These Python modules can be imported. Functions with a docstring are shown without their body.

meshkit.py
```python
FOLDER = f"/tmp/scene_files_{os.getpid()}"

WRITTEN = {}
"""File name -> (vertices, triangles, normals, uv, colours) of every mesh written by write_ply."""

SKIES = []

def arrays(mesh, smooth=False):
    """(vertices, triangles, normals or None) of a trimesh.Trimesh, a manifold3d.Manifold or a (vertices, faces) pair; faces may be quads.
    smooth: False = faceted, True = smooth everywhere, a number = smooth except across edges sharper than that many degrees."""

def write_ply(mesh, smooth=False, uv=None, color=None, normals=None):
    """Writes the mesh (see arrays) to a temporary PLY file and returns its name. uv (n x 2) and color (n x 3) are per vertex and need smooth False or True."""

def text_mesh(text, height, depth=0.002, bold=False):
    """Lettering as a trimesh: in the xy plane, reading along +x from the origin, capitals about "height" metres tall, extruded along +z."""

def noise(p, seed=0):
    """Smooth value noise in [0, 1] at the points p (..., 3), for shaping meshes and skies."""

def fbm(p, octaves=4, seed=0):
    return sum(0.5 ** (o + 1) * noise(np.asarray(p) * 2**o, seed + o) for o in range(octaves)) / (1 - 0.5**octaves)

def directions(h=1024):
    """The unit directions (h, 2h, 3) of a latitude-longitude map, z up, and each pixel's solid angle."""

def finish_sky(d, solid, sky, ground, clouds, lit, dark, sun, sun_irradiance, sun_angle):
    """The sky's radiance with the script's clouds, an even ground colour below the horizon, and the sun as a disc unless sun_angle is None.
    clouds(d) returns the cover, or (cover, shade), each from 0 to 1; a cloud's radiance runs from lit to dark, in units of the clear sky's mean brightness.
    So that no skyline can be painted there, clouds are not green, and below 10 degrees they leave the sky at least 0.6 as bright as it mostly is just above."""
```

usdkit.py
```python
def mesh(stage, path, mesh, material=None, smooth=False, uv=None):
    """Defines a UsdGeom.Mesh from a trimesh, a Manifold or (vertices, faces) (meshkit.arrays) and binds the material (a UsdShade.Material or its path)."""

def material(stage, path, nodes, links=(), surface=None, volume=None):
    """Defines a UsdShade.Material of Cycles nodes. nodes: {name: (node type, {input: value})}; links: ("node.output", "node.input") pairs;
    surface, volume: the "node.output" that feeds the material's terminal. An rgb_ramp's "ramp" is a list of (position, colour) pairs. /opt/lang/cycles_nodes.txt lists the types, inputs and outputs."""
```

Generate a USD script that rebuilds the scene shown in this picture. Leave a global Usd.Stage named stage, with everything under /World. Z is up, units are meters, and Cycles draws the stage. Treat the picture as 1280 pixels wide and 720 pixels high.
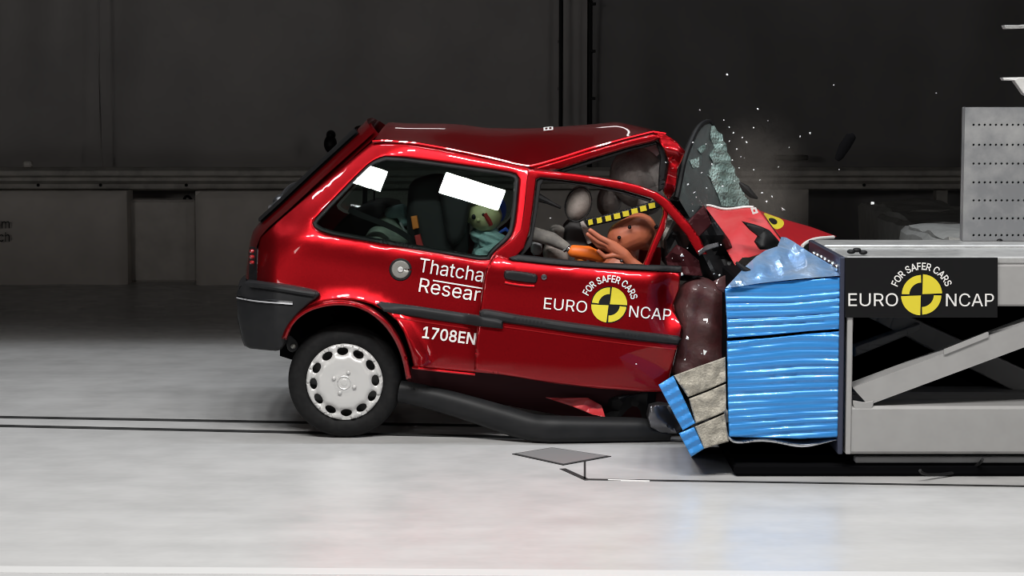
import math, numpy as np, trimesh, manifold3d as m3, shapely, shapely.geometry as sg
from shapely import affinity
from scipy.spatial import Delaunay
import usdkit, meshkit
from pxr import Usd, UsdGeom, UsdLux, UsdShade, Gf, Sdf

stage = Usd.Stage.CreateInMemory()
UsdGeom.SetStageUpAxis(stage, UsdGeom.Tokens.z)
UsdGeom.SetStageMetersPerUnit(stage, 1.0)
UsdGeom.Xform.Define(stage, '/World')
RNG = np.random.default_rng(7)

# ------------------------------------------------------------------ camera
F = 2750.0                       # focal length in pixels of the 1280-wide frame
TH = math.atan(260 / F)          # looking down a little
CY, CZ = -10.11, 1.664
cam = UsdGeom.Camera.Define(stage, '/World/camera')
cam.CreateHorizontalApertureAttr(36.0); cam.CreateVerticalApertureAttr(36.0 * 720 / 1280)
cam.CreateFocalLengthAttr(36.0 * F / 1280)
cam.CreateClippingRangeAttr(Gf.Vec2f(0.1, 200))
cam.CreateExposureAttr(0.0)
cx = UsdGeom.Xformable(cam)
cx.AddTranslateOp().Set(Gf.Vec3d(0, CY, CZ)); cx.AddRotateXOp().Set(90 - math.degrees(TH))
ST, CT = math.sin(TH), math.cos(TH)

def P(px, py, y):
    """The point of the place on the upright plane y = const that the photograph shows at pixel (px, py)."""
    px, py, y = np.broadcast_arrays(np.asarray(px, float), np.asarray(py, float), np.asarray(y, float))
    u, v = (px - 640) / F, (360 - py) / F
    dy, dz = CT + v * ST, -ST + v * CT
    t = (y - CY) / dy
    return np.stack([u * t, y, CZ + dz * t], -1)

def FLOOR(px, py, z=0.0):
    v = (360 - py) / F
    t = (z - CZ) / (-ST + v * CT)
    return np.array([(px - 640) / F * t, CY + (CT + v * ST) * t, z])

# ------------------------------------------------------------------ lamps
def rect_light(name, pos, aim, w, h, power, color=(1, 0.985, 0.96), cone=None, roll=0.):
    l = UsdLux.RectLight.Define(stage, '/World/' + name)
    l.CreateWidthAttr(w); l.CreateHeightAttr(h); l.CreateIntensityAttr(power); l.CreateColorAttr(Gf.Vec3f(*color))
    if cone:
        UsdLux.ShapingAPI.Apply(l.GetPrim()).CreateShapingConeAngleAttr(cone)
    p, a = np.array(pos, float), np.array(aim, float)
    zz = (p - a) / np.linalg.norm(p - a); xx = np.cross([0, 1, 0.001], zz) if abs(zz[2]) > .99 else np.cross([0, 0, 1], zz)
    xx /= np.linalg.norm(xx); yy = np.cross(zz, xx); c, s_ = math.cos(roll), math.sin(roll); xx, yy = xx * c + yy * s_, yy * c - xx * s_
    M = Gf.Matrix4d(*xx, 0, *yy, 0, *zz, 0, *p, 1)
    UsdGeom.Xformable(l).AddTransformOp().Set(M)
    d = l.GetPrim(); d.SetCustomDataByKey('kind', 'structure')
    return l

LK = 270
for i, x in enumerate(np.arange(-2.95, 2.6, 0.86)):       # the bank of film lamps over the camera side of the track
    rect_light('ceiling_lamp' + (f'_{i:03d}' if i else ''), (x - .08, -4.1, 5.18 - .17 * x), (x * .95, -0.6, 0), .46, .17, LK * 1.2, roll=-.26)
for i, x in enumerate((-4.4, -2.2, 0., 2.2, 4.4)):        # the bank straight over the track
    rect_light(f'ceiling_lamp_{i + 10:03d}', (x, .15, 6.2), (x, .15, 0), 1.1, .24, LK * .25, color=(.89, .945, 1))
for i, (x, w) in enumerate(((-.62, .5), (.62, .7))):      # two small lamps high on the far side
    rect_light(f'ceiling_lamp_{i + 20:03d}', (x, 7.9, 4.2), (x, 0.9, 1.2), w, .18, 3.2)
rect_light('fill_light', (-6.6, -9., 2.7), (0, 8, 1.2), 2.2, 1.1, 11., color=(1, .96, .92))      # added unseen fill lights that brighten the curtain and blocks
rect_light('fill_light_001', (6.3, -9., 2.7), (-2, 8, 1.2), 2.2, 1.1, 6.5, color=(1, .96, .92))
# added boards, out of view, that keep the lamps' light off the hall behind the track
FLAGS = ((-2.62, -2.60, 4.17, 6.6, .137), (1.12, 1.14, 4.52, 6.9, 0.))      # (y0, y1, lower edge, upper edge, slope of the lower edge)
dome = UsdLux.DomeLight.Define(stage, '/World/dome_light'); dome.CreateIntensityAttr(0.012); dome.CreateColorAttr(Gf.Vec3f(.9, .95, 1))

# ------------------------------------------------------------------ materials
M = {}
def mat(name, color=(.5, .5, .5), rough=.5, metal=0., coat=0., spec=.5, noise=None, bump=None, **kw):
    nodes = {'p': ('principled_bsdf', dict(base_color=tuple(color), roughness=rough, metallic=metal, coat_weight=coat, specular_ior_level=spec, **kw))}
    links = []
    if noise or bump:
        nodes['tc'] = ('texture_coordinate', {})
    if noise:
        sc, c2, lo, hi = noise
        nodes['n'] = ('noise_texture', dict(scale=sc, detail=5., roughness=.6))
        nodes['r'] = ('map_range', dict(from_min=lo, from_max=hi, clamp=True))
        nodes['m'] = ('mix_color', dict(a=tuple(color), b=tuple(c2)))
        links += [('tc.object', 'n.vector'), ('n.fac', 'r.value'), ('r.result', 'm.fac'), ('m.result', 'p.base_color')]
    if bump:
        sc, st, dist = bump
        nodes['bn'] = ('noise_texture', dict(scale=sc, detail=4.))
        nodes['b'] = ('bump', dict(strength=st, distance=dist))
        links += [('tc.object', 'bn.vector'), ('bn.fac', 'b.height'), ('b.normal', 'p.normal')]
    M[name] = usdkit.material(stage, '/World/Looks/' + name, nodes, links, surface='p.BSDF')
    return M[name]

mat('red_paint', (.27, .0026, .006), .39, metal=.92, coat=1., coat_roughness=.03, coat_ior=1.36, noise=(140, (.34, .004, .008), .35, .75))
mat('red_bonnet', (.42, .012, .018), .38, metal=.15, coat=.6, noise=(12, (.36, .010, .016), .4, .7))
mat('red_dusty', (.060, .012, .013), .55, coat=.25, noise=(16, (.045, .018, .017), .35, .7), bump=(40, .25, .01))
mat('red_inner', (.46, .025, .03), .45, coat=.4, noise=(10, (.48, .06, .06), .45, .8))
mat('maroon_dark', (.035, .005, .007), .6, spec=.2)
mat('black_plastic', (.009, .009, .010), .42, spec=.25, bump=(300, .12, .002))
mat('grey_plastic', (.012, .0125, .0135), .45, spec=.16, noise=(9, (.018, .018, .019), .4, .7), bump=(240, .15, .002))
mat('black_rubber', (.008, .008, .009), .55, spec=.2, noise=(30, (.012, .012, .012), .4, .7))
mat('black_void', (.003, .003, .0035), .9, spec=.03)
mat('tyre', (.009, .009, .0095), .65, spec=.12, noise=(40, (.014, .014, .014), .4, .7))
mat('hubcap', (.52, .515, .505), .32, metal=.15, coat=.3)
mat('steel_dark', (.16, .16, .17), .32, metal=.9)
mat('fuel_grey', (.20, .195, .18), .4, metal=.2, coat=.4)
mat('chrome', (.7, .7, .72), .12, metal=1.)
mat('white_print', (.68, .67, .65), .45)
mat('yellow_print', (.62, .52, .03), .4)
mat('black_print', (.006, .006, .007), .45, spec=.2)
mat('pale_stripe', (.53, .525, .52), .4)
mat('sign_black', (.006, .006, .0065), .4, spec=.2)
mat('red_lens', (.25, .01, .012), .1, coat=1.)
mat('seat_beige', (.30, .26, .235), .8, noise=(60, (.24, .205, .185), .4, .65))
mat('seat_dark', (.030, .028, .028), .85)
mat('cloth_grey', (.17, .16, .15), .85, noise=(30, (.24, .225, .20), .4, .7))
mat('airbag', (.42, .375, .35), .75, noise=(7, (.22, .195, .185), .4, .7), bump=(14, .5, .03))
mat('child_seat', (.008, .008, .009), .7)
mat('child_skin', (.52, .49, .26), .5, noise=(18, (.44, .42, .22), .4, .7))
mat('teal_cloth', (.30, .45, .45), .85, noise=(25, (.22, .35, .36), .4, .7), bump=(30, .5, .02))
mat('grey_green', (.20, .23, .19), .7, noise=(20, (.14, .16, .14), .4, .7))
mat('dummy_skin', (.40, .115, .055), .48, noise=(20, (.33, .09, .05), .4, .7))
mat('dummy_orange', (.80, .16, .015), .5)
mat('blue_cap', (.03, .09, .5), .6)
mat('belt_orange', (.55, .16, .02), .6)
mat('belt_red', (.35, .02, .02), .6)
mat('blue_foil', (.030, .22, .58), .34, metal=.2, coat=.35, noise=(5, (.035, .25, .63), .35, .7))
mat('pale_foil', (.22, .42, .74), .26, metal=.55, coat=.4, noise=(6, (.40, .52, .70), .4, .7), bump=(12, .6, .02))
mat('honeycomb', (.40, .37, .31), .6, metal=.25, noise=(45, (.22, .205, .175), .38, .72), bump=(120, .8, .006))
mat('blue_plate', (.045, .05, .08), .4, metal=.4)
mat('frame_grey', (.34, .335, .33), .42, metal=.2, noise=(8, (.31, .305, .30), .4, .7))
mat('frame_top', (.55, .55, .54), .3, metal=.5, noise=(12, (.42, .42, .42), .4, .7))
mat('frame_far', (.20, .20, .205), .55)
mat('plate_grey', (.20, .205, .215), .45, metal=.4, noise=(5, (.36, .36, .36), .45, .75))
mat('white_paint', (.72, .71, .69), .5)
mat('white_foil', (.62, .63, .65), .25, metal=.8)
mat('concrete', (.68, .64, .60), .9, noise=(5, (.56, .525, .49), .35, .7), bump=(50, .4, .01))
mat('cloth_cover', (.68, .63, .585), .9, noise=(3, (.58, .54, .50), .35, .7))
mat('cloth_print', (.02, .02, .02), .8)
mat('concrete_pale', (.50, .49, .46), .85, noise=(6, (.36, .35, .33), .35, .7), bump=(40, .5, .01))
mat('rail_grey', (.46, .435, .40), .6, noise=(6, (.28, .265, .245), .4, .7))
mat('curtain', (.42, .40, .39), .95, noise=(1.2, (.34, .325, .32), .35, .7))
mat('curtain_unlit', (.24, .233, .233), .95, noise=(1.2, (.20, .195, .195), .35, .7))  # curtain colour darkened for the dimmer light on the right
mat('wall_dark', (.05, .05, .05), .9)
mat('ceiling_dark', (.03, .03, .03), .9)
mat('debris_glass', (.85, .9, .9), .1, coat=1.)
mat('slot_black', (.01, .01, .01), .8)
mat('hatch_grey', (.22, .22, .22), .45, metal=.2)
mat('hub_dark', (.03, .03, .03), .6)

# floor: pale resin with faint scuffs running along the track
fn = {'tc': ('texture_coordinate', {}), 'mp': ('mapping', dict(scale=(.35, 2.2, 1.))), 'n': ('noise_texture', dict(scale=1.6, detail=6., roughness=.62)),
      'r': ('map_range', dict(from_min=.35, from_max=.7, clamp=True)), 'm': ('mix_color', dict(a=(.49, .485, .48), b=(.42, .416, .412))),
      'n2': ('noise_texture', dict(scale=3.5, detail=4.)), 'r2': ('map_range', dict(from_min=.3, from_max=.7, to_min=.22, to_max=.36, clamp=True)),
      'n3': ('noise_texture', dict(scale=220., detail=2.)), 'b': ('bump', dict(strength=.04, distance=.002)),
      'p': ('principled_bsdf', dict(roughness=.3, specular_ior_level=.5))}
M['floor'] = usdkit.material(stage, '/World/Looks/floor', fn, [('tc.object', 'mp.vector'), ('mp.vector', 'n.vector'), ('n.fac', 'r.value'), ('r.result', 'm.fac'), ('m.result', 'p.base_color'),
    ('tc.object', 'n2.vector'), ('n2.fac', 'r2.value'), ('r2.result', 'p.roughness'), ('tc.object', 'n3.vector'), ('n3.fac', 'b.height'), ('b.normal', 'p.normal')], surface='p.BSDF')
M['window_glass'] = usdkit.material(stage, '/World/Looks/window_glass', {'t': ('transparent_bsdf', dict(color=(.74, .80, .78))), 'g': ('glossy_bsdf', dict(color=(1, 1, 1), roughness=.0)),
    'f': ('fresnel', dict(IOR=1.6)), 'm': ('mix_closure', {})}, [('f.fac', 'm.fac'), ('t.BSDF', 'm.closure1'), ('g.BSDF', 'm.closure2')], surface='m.closure')
M['broken_glass'] = usdkit.material(stage, '/World/Looks/broken_glass', {'tc': ('texture_coordinate', {}), 'v': ('voronoi_texture', dict(scale=75., feature='f1')), 'v2': ('noise_texture', dict(scale=9., detail=5.)),
    'b': ('bump', dict(strength=.8, distance=.01)), 'r': ('map_range', dict(from_min=.36, from_max=.62, to_min=.35, to_max=.96, clamp=True)),
    't': ('transparent_bsdf', dict(color=(.8, .9, .88))), 'p': ('principled_bsdf', dict(base_color=(.40, .55, .52), roughness=.3, coat_weight=.6)), 'm': ('mix_closure', {})},
    [('tc.object', 'v.vector'), ('tc.object', 'v2.vector'), ('v.distance', 'b.height'), ('b.normal', 'p.normal'), ('v2.fac', 'r.value'), ('r.result', 'm.fac'), ('t.BSDF', 'm.closure1'), ('p.BSDF', 'm.closure2')], surface='m.closure')
M['clear_shard'] = usdkit.material(stage, '/World/Looks/clear_shard', {'tc': ('texture_coordinate', {}), 'v2': ('noise_texture', dict(scale=7., detail=5.)), 'b': ('bump', dict(strength=.6, distance=.05)),
    't': ('transparent_bsdf', dict(color=(.72, .80, .80))), 'g': ('glossy_bsdf', dict(color=(.9, 1, 1), roughness=.08)), 'f': ('fresnel', dict(IOR=1.75)), 'm': ('mix_closure', {}), 'd': ('diffuse_bsdf', dict(color=(.55, .60, .60))), 'm2': ('mix_closure', dict(fac=.13))},
    [('tc.object', 'v2.vector'), ('v2.fac', 'b.height'), ('b.normal', 'g.normal'), ('f.fac', 'm.fac'), ('t.BSDF', 'm.closure1'), ('g.BSDF', 'm.closure2'), ('m.closure', 'm2.closure1'), ('d.BSDF', 'm2.closure2')], surface='m2.closure')

# ------------------------------------------------------------------ naming
_taken = {}
def numbered(path):
    n = _taken.get(path, 0); _taken[path] = n + 1
    return path if n == 0 else f'{path}_{n:03d}'
def data(prim, label=None, cat=None, group=None, kind=None):
    for k, v in (('label', label), ('category', cat), ('group', group), ('kind', kind)):
        if v: prim.SetCustomDataByKey(k, v)
    return prim
def thing(name, label, cat, group=None):
    x = UsdGeom.Xform.Define(stage, numbered('/World/' + name))
    return data(x.GetPrim(), label, cat, group)
def obj(name, mesh, material, parent=None, label=None, smooth=35, **kw):
    base = str(parent.GetPath()) if parent is not None else '/World'
    if isinstance(mesh, (list, tuple)) and len(mesh) and hasattr(mesh[0], 'vertices'): mesh = trimesh.util.concatenate(list(mesh))
    o = usdkit.mesh(stage, numbered(base + '/' + name), mesh, M[material], smooth=smooth)
    return data(o.GetPrim(), label, **kw)
def struct(name, mesh, material, smooth=False, label=None):
    return obj(name, mesh, material, None, label, smooth, kind='structure')

# ------------------------------------------------------------------ shapes
def chaikin(pts, n=2, closed=True):
    p = np.asarray(pts, float)
    for _ in range(n):
        q = np.roll(p, -1, 0) if closed else p[1:]
        a = p if closed else p[:-1]
        new = np.empty((2 * len(a), p.shape[1])); new[0::2] = .75 * a + .25 * q; new[1::2] = .25 * a + .75 * q
        p = new if closed else np.vstack([p[:1], new[1:-1], p[-1:]])
    return p

def flat_mesh(poly, grid, rings=()):
    """Triangles of a shapely polygon with points inside it too."""
    pts = []
    def along(g, step):
        out = []
        for r in ([g.exterior] + list(g.interiors)):
            c = np.asarray(r.coords)[:-1]
            for a, b in zip(c, np.roll(c, -1, 0)):
                n = max(1, int(np.ceil(np.linalg.norm(b - a) / step)))
                out.append(a + (b - a) * (np.arange(n) / n)[:, None])
        return np.vstack(out)
    pts.append(along(poly, grid))
    lim = 0
    for r in rings:
        g = poly.buffer(-r, join_style=1)
        for k in getattr(g, 'geoms', [g]):
            if not k.is_empty: pts.append(along(k.simplify(.1), grid))
        lim = r
    x0, y0, x1, y1 = poly.bounds
    gx, gy = np.meshgrid(np.arange(x0, x1, grid) + grid * .37, np.arange(y0, y1, grid) + grid * .41)
    gx[::2] += grid * .5
    g = np.stack([gx.ravel(), gy.ravel()], 1)
    inn = poly.buffer(-(lim + grid * .55))
    if not inn.is_empty:
        pts.append(g[shapely.contains_xy(inn, g[:, 0], g[:, 1])])
    p = np.vstack(pts)
    _, k = np.unique(np.round(p, 3), axis=0, return_index=True); p = p[np.sort(k)]
    t = Delaunay(p).simplices
    c = p[t].mean(1)
    t = t[shapely.contains_xy(poly, c[:, 0], c[:, 1])]
    a = p[t]; area = np.abs(np.cross(a[:, 1] - a[:, 0], a[:, 2] - a[:, 0]))
    t = t[area > 1e-6]
    return p, t

def edge_dist(poly, p):
    return shapely.distance(poly.boundary, shapely.points(p))

def solid(front, tri, back):
    """A closed sheet from front points, back points and the triangles of the front (seen with y pointing away)."""
    a = front[tri]; nrm = np.cross(a[:, 1] - a[:, 0], a[:, 2] - a[:, 0])
    flip = nrm[:, 1] > 0
    t = tri.copy(); t[flip] = t[flip][:, ::-1]
    n = len(front)
    e = np.vstack([t[:, [0, 1]], t[:, [1, 2]], t[:, [2, 0]]])
    key = {tuple(x) for x in e.tolist()}
    bd = np.array([x for x in e.tolist() if (x[1], x[0]) not in key])
    side = np.vstack([np.stack([bd[:, 1], bd[:, 0], bd[:, 0] + n], 1), np.stack([bd[:, 1], bd[:, 0] + n, bd[:, 1] + n], 1)])
    return trimesh.Trimesh(np.vstack([front, back]), np.vstack([t, t[:, ::-1] + n, side]), process=False)

def panel(pts, depth, th=.012, holes=(), grid=9., rnd=.008, rpx=3., smooth=0, mirror=False, off=(0, 0, 0), taper=False):
    """A sheet whose outline is given in the photograph's pixels and whose distance is depth(px, py)."""
    c = chaikin(pts, smooth) if smooth else np.asarray(pts, float)
    poly = sg.Polygon(c, [np.asarray(h, float) for h in holes]).buffer(0)
    if poly.geom_type != 'Polygon': poly = max(poly.geoms, key=lambda g: g.area)
    p, t = flat_mesh(poly, grid, rings=(rpx * .35, rpx) if rnd > 0 else ())
    d = depth(p[:, 0], p[:, 1]) if callable(depth) else np.full(len(p), float(depth))
    e = np.clip(1 - edge_dist(poly, p) / max(rpx, .01), 0, 1)
    front = P(p[:, 0], p[:, 1], d + rnd * (1 - np.sqrt(np.maximum(0, 1 - e ** 2))))
    back = P(p[:, 0], p[:, 1], d + th) if taper else P(p[:, 0], p[:, 1], d) + np.array([0, th, 0])
    m = solid(front, t, back)
    if mirror:
        m.vertices[:, 1] = 2 * CARMID - m.vertices[:, 1]; m.invert()
    m.apply_translation(off)
    return m

def band(line, w, **kw):
    """Outline of a strip along a pixel line, w pixels wide (a number or one per point)."""
    l = np.asarray(line, float); w = np.broadcast_to(np.asarray(w, float), len(l))
    d = np.gradient(l, axis=0); d /= np.linalg.norm(d, axis=1, keepdims=True); n = np.stack([-d[:, 1], d[:, 0]], 1)
    return np.vstack([l + n * w[:, None] / 2, (l - n * w[:, None] / 2)[::-1]])

def tube(pts, r, n=10, flat=1., up=(0, 0, 1), caps=True):
    p = np.asarray(pts, float); k = len(p); r = np.broadcast_to(np.asarray(r, float), k)
    d = np.gradient(p, axis=0); d /= np.linalg.norm(d, axis=1, keepdims=True)
    a = np.cross(d, np.asarray(up, float)); bad = np.linalg.norm(a, axis=1) < 1e-3; a[bad] = np.cross(d[bad], [1, 0, 0.]); a /= np.linalg.norm(a, axis=1, keepdims=True)
    b = np.cross(a, d); an = np.arange(n) / n * 2 * np.pi
    v = p[:, None] + r[:, None, None] * (np.cos(an)[None, :, None] * a[:, None] * flat + np.sin(an)[None, :, None] * b[:, None])
    v = v.reshape(-1, 3); f = []
    for i in range(k - 1):
        for j in range(n):
            q = (i * n + j, i * n + (j + 1) % n, (i + 1) * n + (j + 1) % n, (i + 1) * n + j)
            f += [(q[0], q[1], q[2]), (q[0], q[2], q[3])]
    if caps:
        v = np.vstack([v, p[0], p[-1]]); c0, c1 = len(v) - 2, len(v) - 1
        for j in range(n):
            f += [(c0, (j + 1) % n, j), (c1, (k - 1) * n + j, (k - 1) * n + (j + 1) % n)]
    m = trimesh.Trimesh(v, np.array(f), process=False); m.fix_normals()
    return m

def spline(pts, n=24):
    from scipy.interpolate import CubicSpline
    p = np.asarray(pts, float); s = np.concatenate([[0], np.cumsum(np.linalg.norm(np.diff(p, axis=0), axis=1))])
    return CubicSpline(s, p)(np.linspace(0, s[-1], n))

def rbox(x0, x1, y0, y1, z0, z1, r=.008):
    """A box with chamfered edges."""
    c = np.array([(x0 + x1) / 2, (y0 + y1) / 2, (z0 + z1) / 2]); h = np.array([x1 - x0, y1 - y0, z1 - z0]) / 2
    r = min(r, h.min() * .6); v = []
    for s in np.ndindex(2, 2, 2):
        s = np.array(s) * 2 - 1
        for k in range(3):
            q = s * (h - r); q[k] = s[k] * h[k]; v.append(c + q)
    return trimesh.convex.convex_hull(np.array(v))

def ellipsoid(c, r, sub=3, rot=None):
    m = trimesh.creation.icosphere(sub, 1.0); m.vertices *= np.asarray(r, float)
    if rot is not None: m.apply_transform(trimesh.transformations.euler_matrix(*rot))
    m.apply_translation(c); return m

def lathe(profile, n=64, pos=(0, 0, 0)):
    """Profile (radius, depth along +y)."""
    m = trimesh.creation.revolve(np.asarray(profile, float), sections=n)      # about z
    m.apply_transform(trimesh.transformations.rotation_matrix(-math.pi / 2, [1, 0, 0]))   # z -> +y
    m.fix_normals(); m.apply_translation(pos); return m

def bones(chain, res=.012, it=8):
    """Joined hulls of spheres: chain = list of ((p, r), (p, r))."""
    parts = []
    for (a, ra), (b, rb) in chain:
        s = [m3.Manifold.sphere(ra, 20).translate(tuple(map(float, a))), m3.Manifold.sphere(rb, 20).translate(tuple(map(float, b)))]
        parts.append(m3.Manifold.batch_hull(s))
    u = m3.Manifold.batch_boolean(parts, m3.OpType.Add).refine_to_length(res)
    g = u.to_mesh(); t = trimesh.Trimesh(g.vert_properties[:, :3], g.tri_verts, process=True)
    trimesh.smoothing.filter_taubin(t, iterations=it)
    return t

def crumple(seed, amp, size=40., sharp=True):
    """A depth offset that creases like bent sheet metal."""
    rs = np.random.default_rng(seed); k = 7
    a = rs.uniform(0, np.pi, k); f = rs.uniform(.6, 1.8, k) / size; ph = rs.uniform(0, 6.3, k)
    def g(px, py):
        s = 0
        for i in range(k):
            q = (px * np.cos(a[i]) + py * np.sin(a[i])) * f[i] + ph[i]
            s = s + (np.abs((q % 2) - 1) - .5 if sharp else .5 * np.sin(q * np.pi))
        return amp * s / k * 2
    return g

# lettering laid on a sheet: text in pixels of the photograph
def letters(text, org, cap, rot, depth, xs=1., bold=False, th=.0015, width=None, gap=0.):
    t = meshkit.text_mesh(text, 1.0, .02, bold=bold)
    v = t.vertices.copy()
    lay = v[:, 2] > .01
    x, y = v[:, 0], v[:, 1]
    if width is not None: x = (x - x.min()) / (x.max() - x.min()) * width
    else: x = x * cap * xs
    y = y * cap
    a = math.radians(rot)
    px = org[0] + x * math.cos(a) + y * math.sin(a); py = org[1] + x * math.sin(a) - y * math.cos(a)
    d = depth(px, py) if callable(depth) else np.full(len(px), float(depth))
    m = trimesh.Trimesh(P(px, py, d - np.where(lay, th, 0)), t.faces, process=False)
    m.fix_normals(); return m

def arc_letters(text, c, r, a0, a1, cap, depth, bold=True, th=.0015, tilt=0.):
    out = []; w = {}
    for ch in set(text):
        w[ch] = .42 if ch == ' ' else float(np.ptp(meshkit.text_mesh(ch, 1., .02, bold=bold).vertices[:, 0])) + .12
    tot = sum(w[ch] for ch in text); s = 0
    for ch in text:
        an = a0 + (a1 - a0) * (s + w[ch] / 2) / tot; s += w[ch]
        if ch == ' ': continue
        t = meshkit.text_mesh(ch, 1., .02, bold=bold); v = t.vertices
        k = abs(math.radians(a1 - a0)) * (r + cap / 2) / tot
        x, y = (v[:, 0] - (v[:, 0].min() + v[:, 0].max()) / 2) * k, v[:, 1] * cap
        A = math.radians(an - tilt); ur = np.array([math.cos(A), -math.sin(A)]); ut = np.array([math.sin(A), math.cos(A)])
        px = c[0] + ur[0] * (r + y) + ut[0] * x; py = c[1] + ur[1] * (r + y) + ut[1] * x
        d = depth(px, py) if callable(depth) else np.full(len(px), float(depth))
        m = trimesh.Trimesh(P(px, py, d - np.where(v[:, 2] > .01, th, 0)), t.faces, process=False); m.fix_normals(); out.append(m)
    return trimesh.util.concatenate(out)

def pie(c, r0, r1, a0, a1, n=16):
    a = np.radians(np.linspace(a0, a1, n))
    o = [(c[0] + r1 * math.cos(t), c[1] - r1 * math.sin(t)) for t in a]
    i = [(c[0] + r0 * math.cos(t), c[1] - r0 * math.sin(t)) for t in a[::-1]] if r0 > 0 else [tuple(c)]
    return o + i

def emblem(c, r, tilt, depth, parent, lit=True):
    """The round four-quarter test mark."""
    dd = lambda k: (lambda px, py: (depth(px, py) if callable(depth) else np.full(np.shape(px), float(depth))) - k)
    obj('emblem_back', panel(pie(c, 0, r * 1.03, 0, 359, 48), dd(.0015), th=.001, rnd=0, grid=6), 'black_print', parent, 'black round backing of the emblem', smooth=False)
    g = math.degrees(.035)
    for q in range(4):
        r0 = r * .60 if q in (1, 3) else r * .0
        a0, a1 = q * 90 + g - tilt, (q + 1) * 90 - g - tilt
        if r0 == 0:
            k = math.radians(q * 90 + 45 - tilt); cc = (c[0] + r * .05 * math.cos(k), c[1] - r * .05 * math.sin(k))
        else: cc = c
        obj('emblem_quarter', panel(pie(cc, r0, r * .97, a0, a1), dd(.003), th=.001, rnd=0, grid=6), 'yellow_print', parent, smooth=False)

# ================================================================== SETTING
WALL_Y = 8.95
X0, X1 = -9., 9.
ground = rbox(X0, X1, -14, WALL_Y + .2, -.3, 0, .001)
floor = struct('floor', ground, 'floor')
struct('wall_back', rbox(X0, X1, WALL_Y + .1, WALL_Y + .3, 0, 7.5, .001), 'wall_dark')
struct('wall_left', rbox(X0 - .2, X0, -14, WALL_Y + .3, 0, 7.5, .001), 'wall_dark')
struct('wall_right', rbox(X1, X1 + .2, -14, WALL_Y + .3, 0, 7.5, .001), 'wall_dark')
struct('wall_front', rbox(X0, X1, -14.2, -14, 0, 7.5, .001), 'wall_dark')
for _f in FLAGS:  # added light blockers above the view
    struct('added_light_board', trimesh.convex.convex_hull(np.array([(x, y, z) for x in (-5.2, 5.2) for y in _f[:2] for z in (_f[2] - _f[4] * x, _f[3])])), 'ceiling_dark')
struct('ceiling', rbox(X0, X1, -14, WALL_Y + .3, 7.5, 7.7, .001), 'ceiling_dark')

def floor_strip(a, b, w, z0, z1):
    """A thin strip lying in or on the floor between two floor points."""
    a, b = np.asarray(a, float)[:2], np.asarray(b, float)[:2]
    d = (b - a) / np.linalg.norm(b - a); n = np.array([-d[1], d[0]]) * w / 2
    q = sg.Polygon([a + n, b + n, b - n, a - n]); m = trimesh.creation.extrude_polygon(q, z1 - z0, engine='earcut'); m.apply_translation([0, 0, z0]); return m
def far_left(px0, py0, px1, py1, ext):
    a, b = FLOOR(px0, py0), FLOOR(px1, py1); d = (a - b) / np.linalg.norm(a - b); return a + d * ext, b
for (l, k, wd) in (((0, 521.5, 365, 528), 3.5, .07), ((0, 532.5, 385, 541), 3.5, .07)):
    a, b = far_left(*l, k); d = (b - a) / np.linalg.norm(b - a)
    obj('track_slot', floor_strip(a, b + d * 1.15, wd, -.01, .0015), 'slot_black', floor, 'dark slot of the pull track', smooth=False)
a, b = FLOOR(735, 599.5), FLOOR(1280, 608)
obj('floor_joint', floor_strip(a, b + (b - a) * .5, .034, -.01, .0015), 'slot_black', floor, smooth=False)
a, b = FLOOR(703, 586), FLOOR(735, 600.5)
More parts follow.
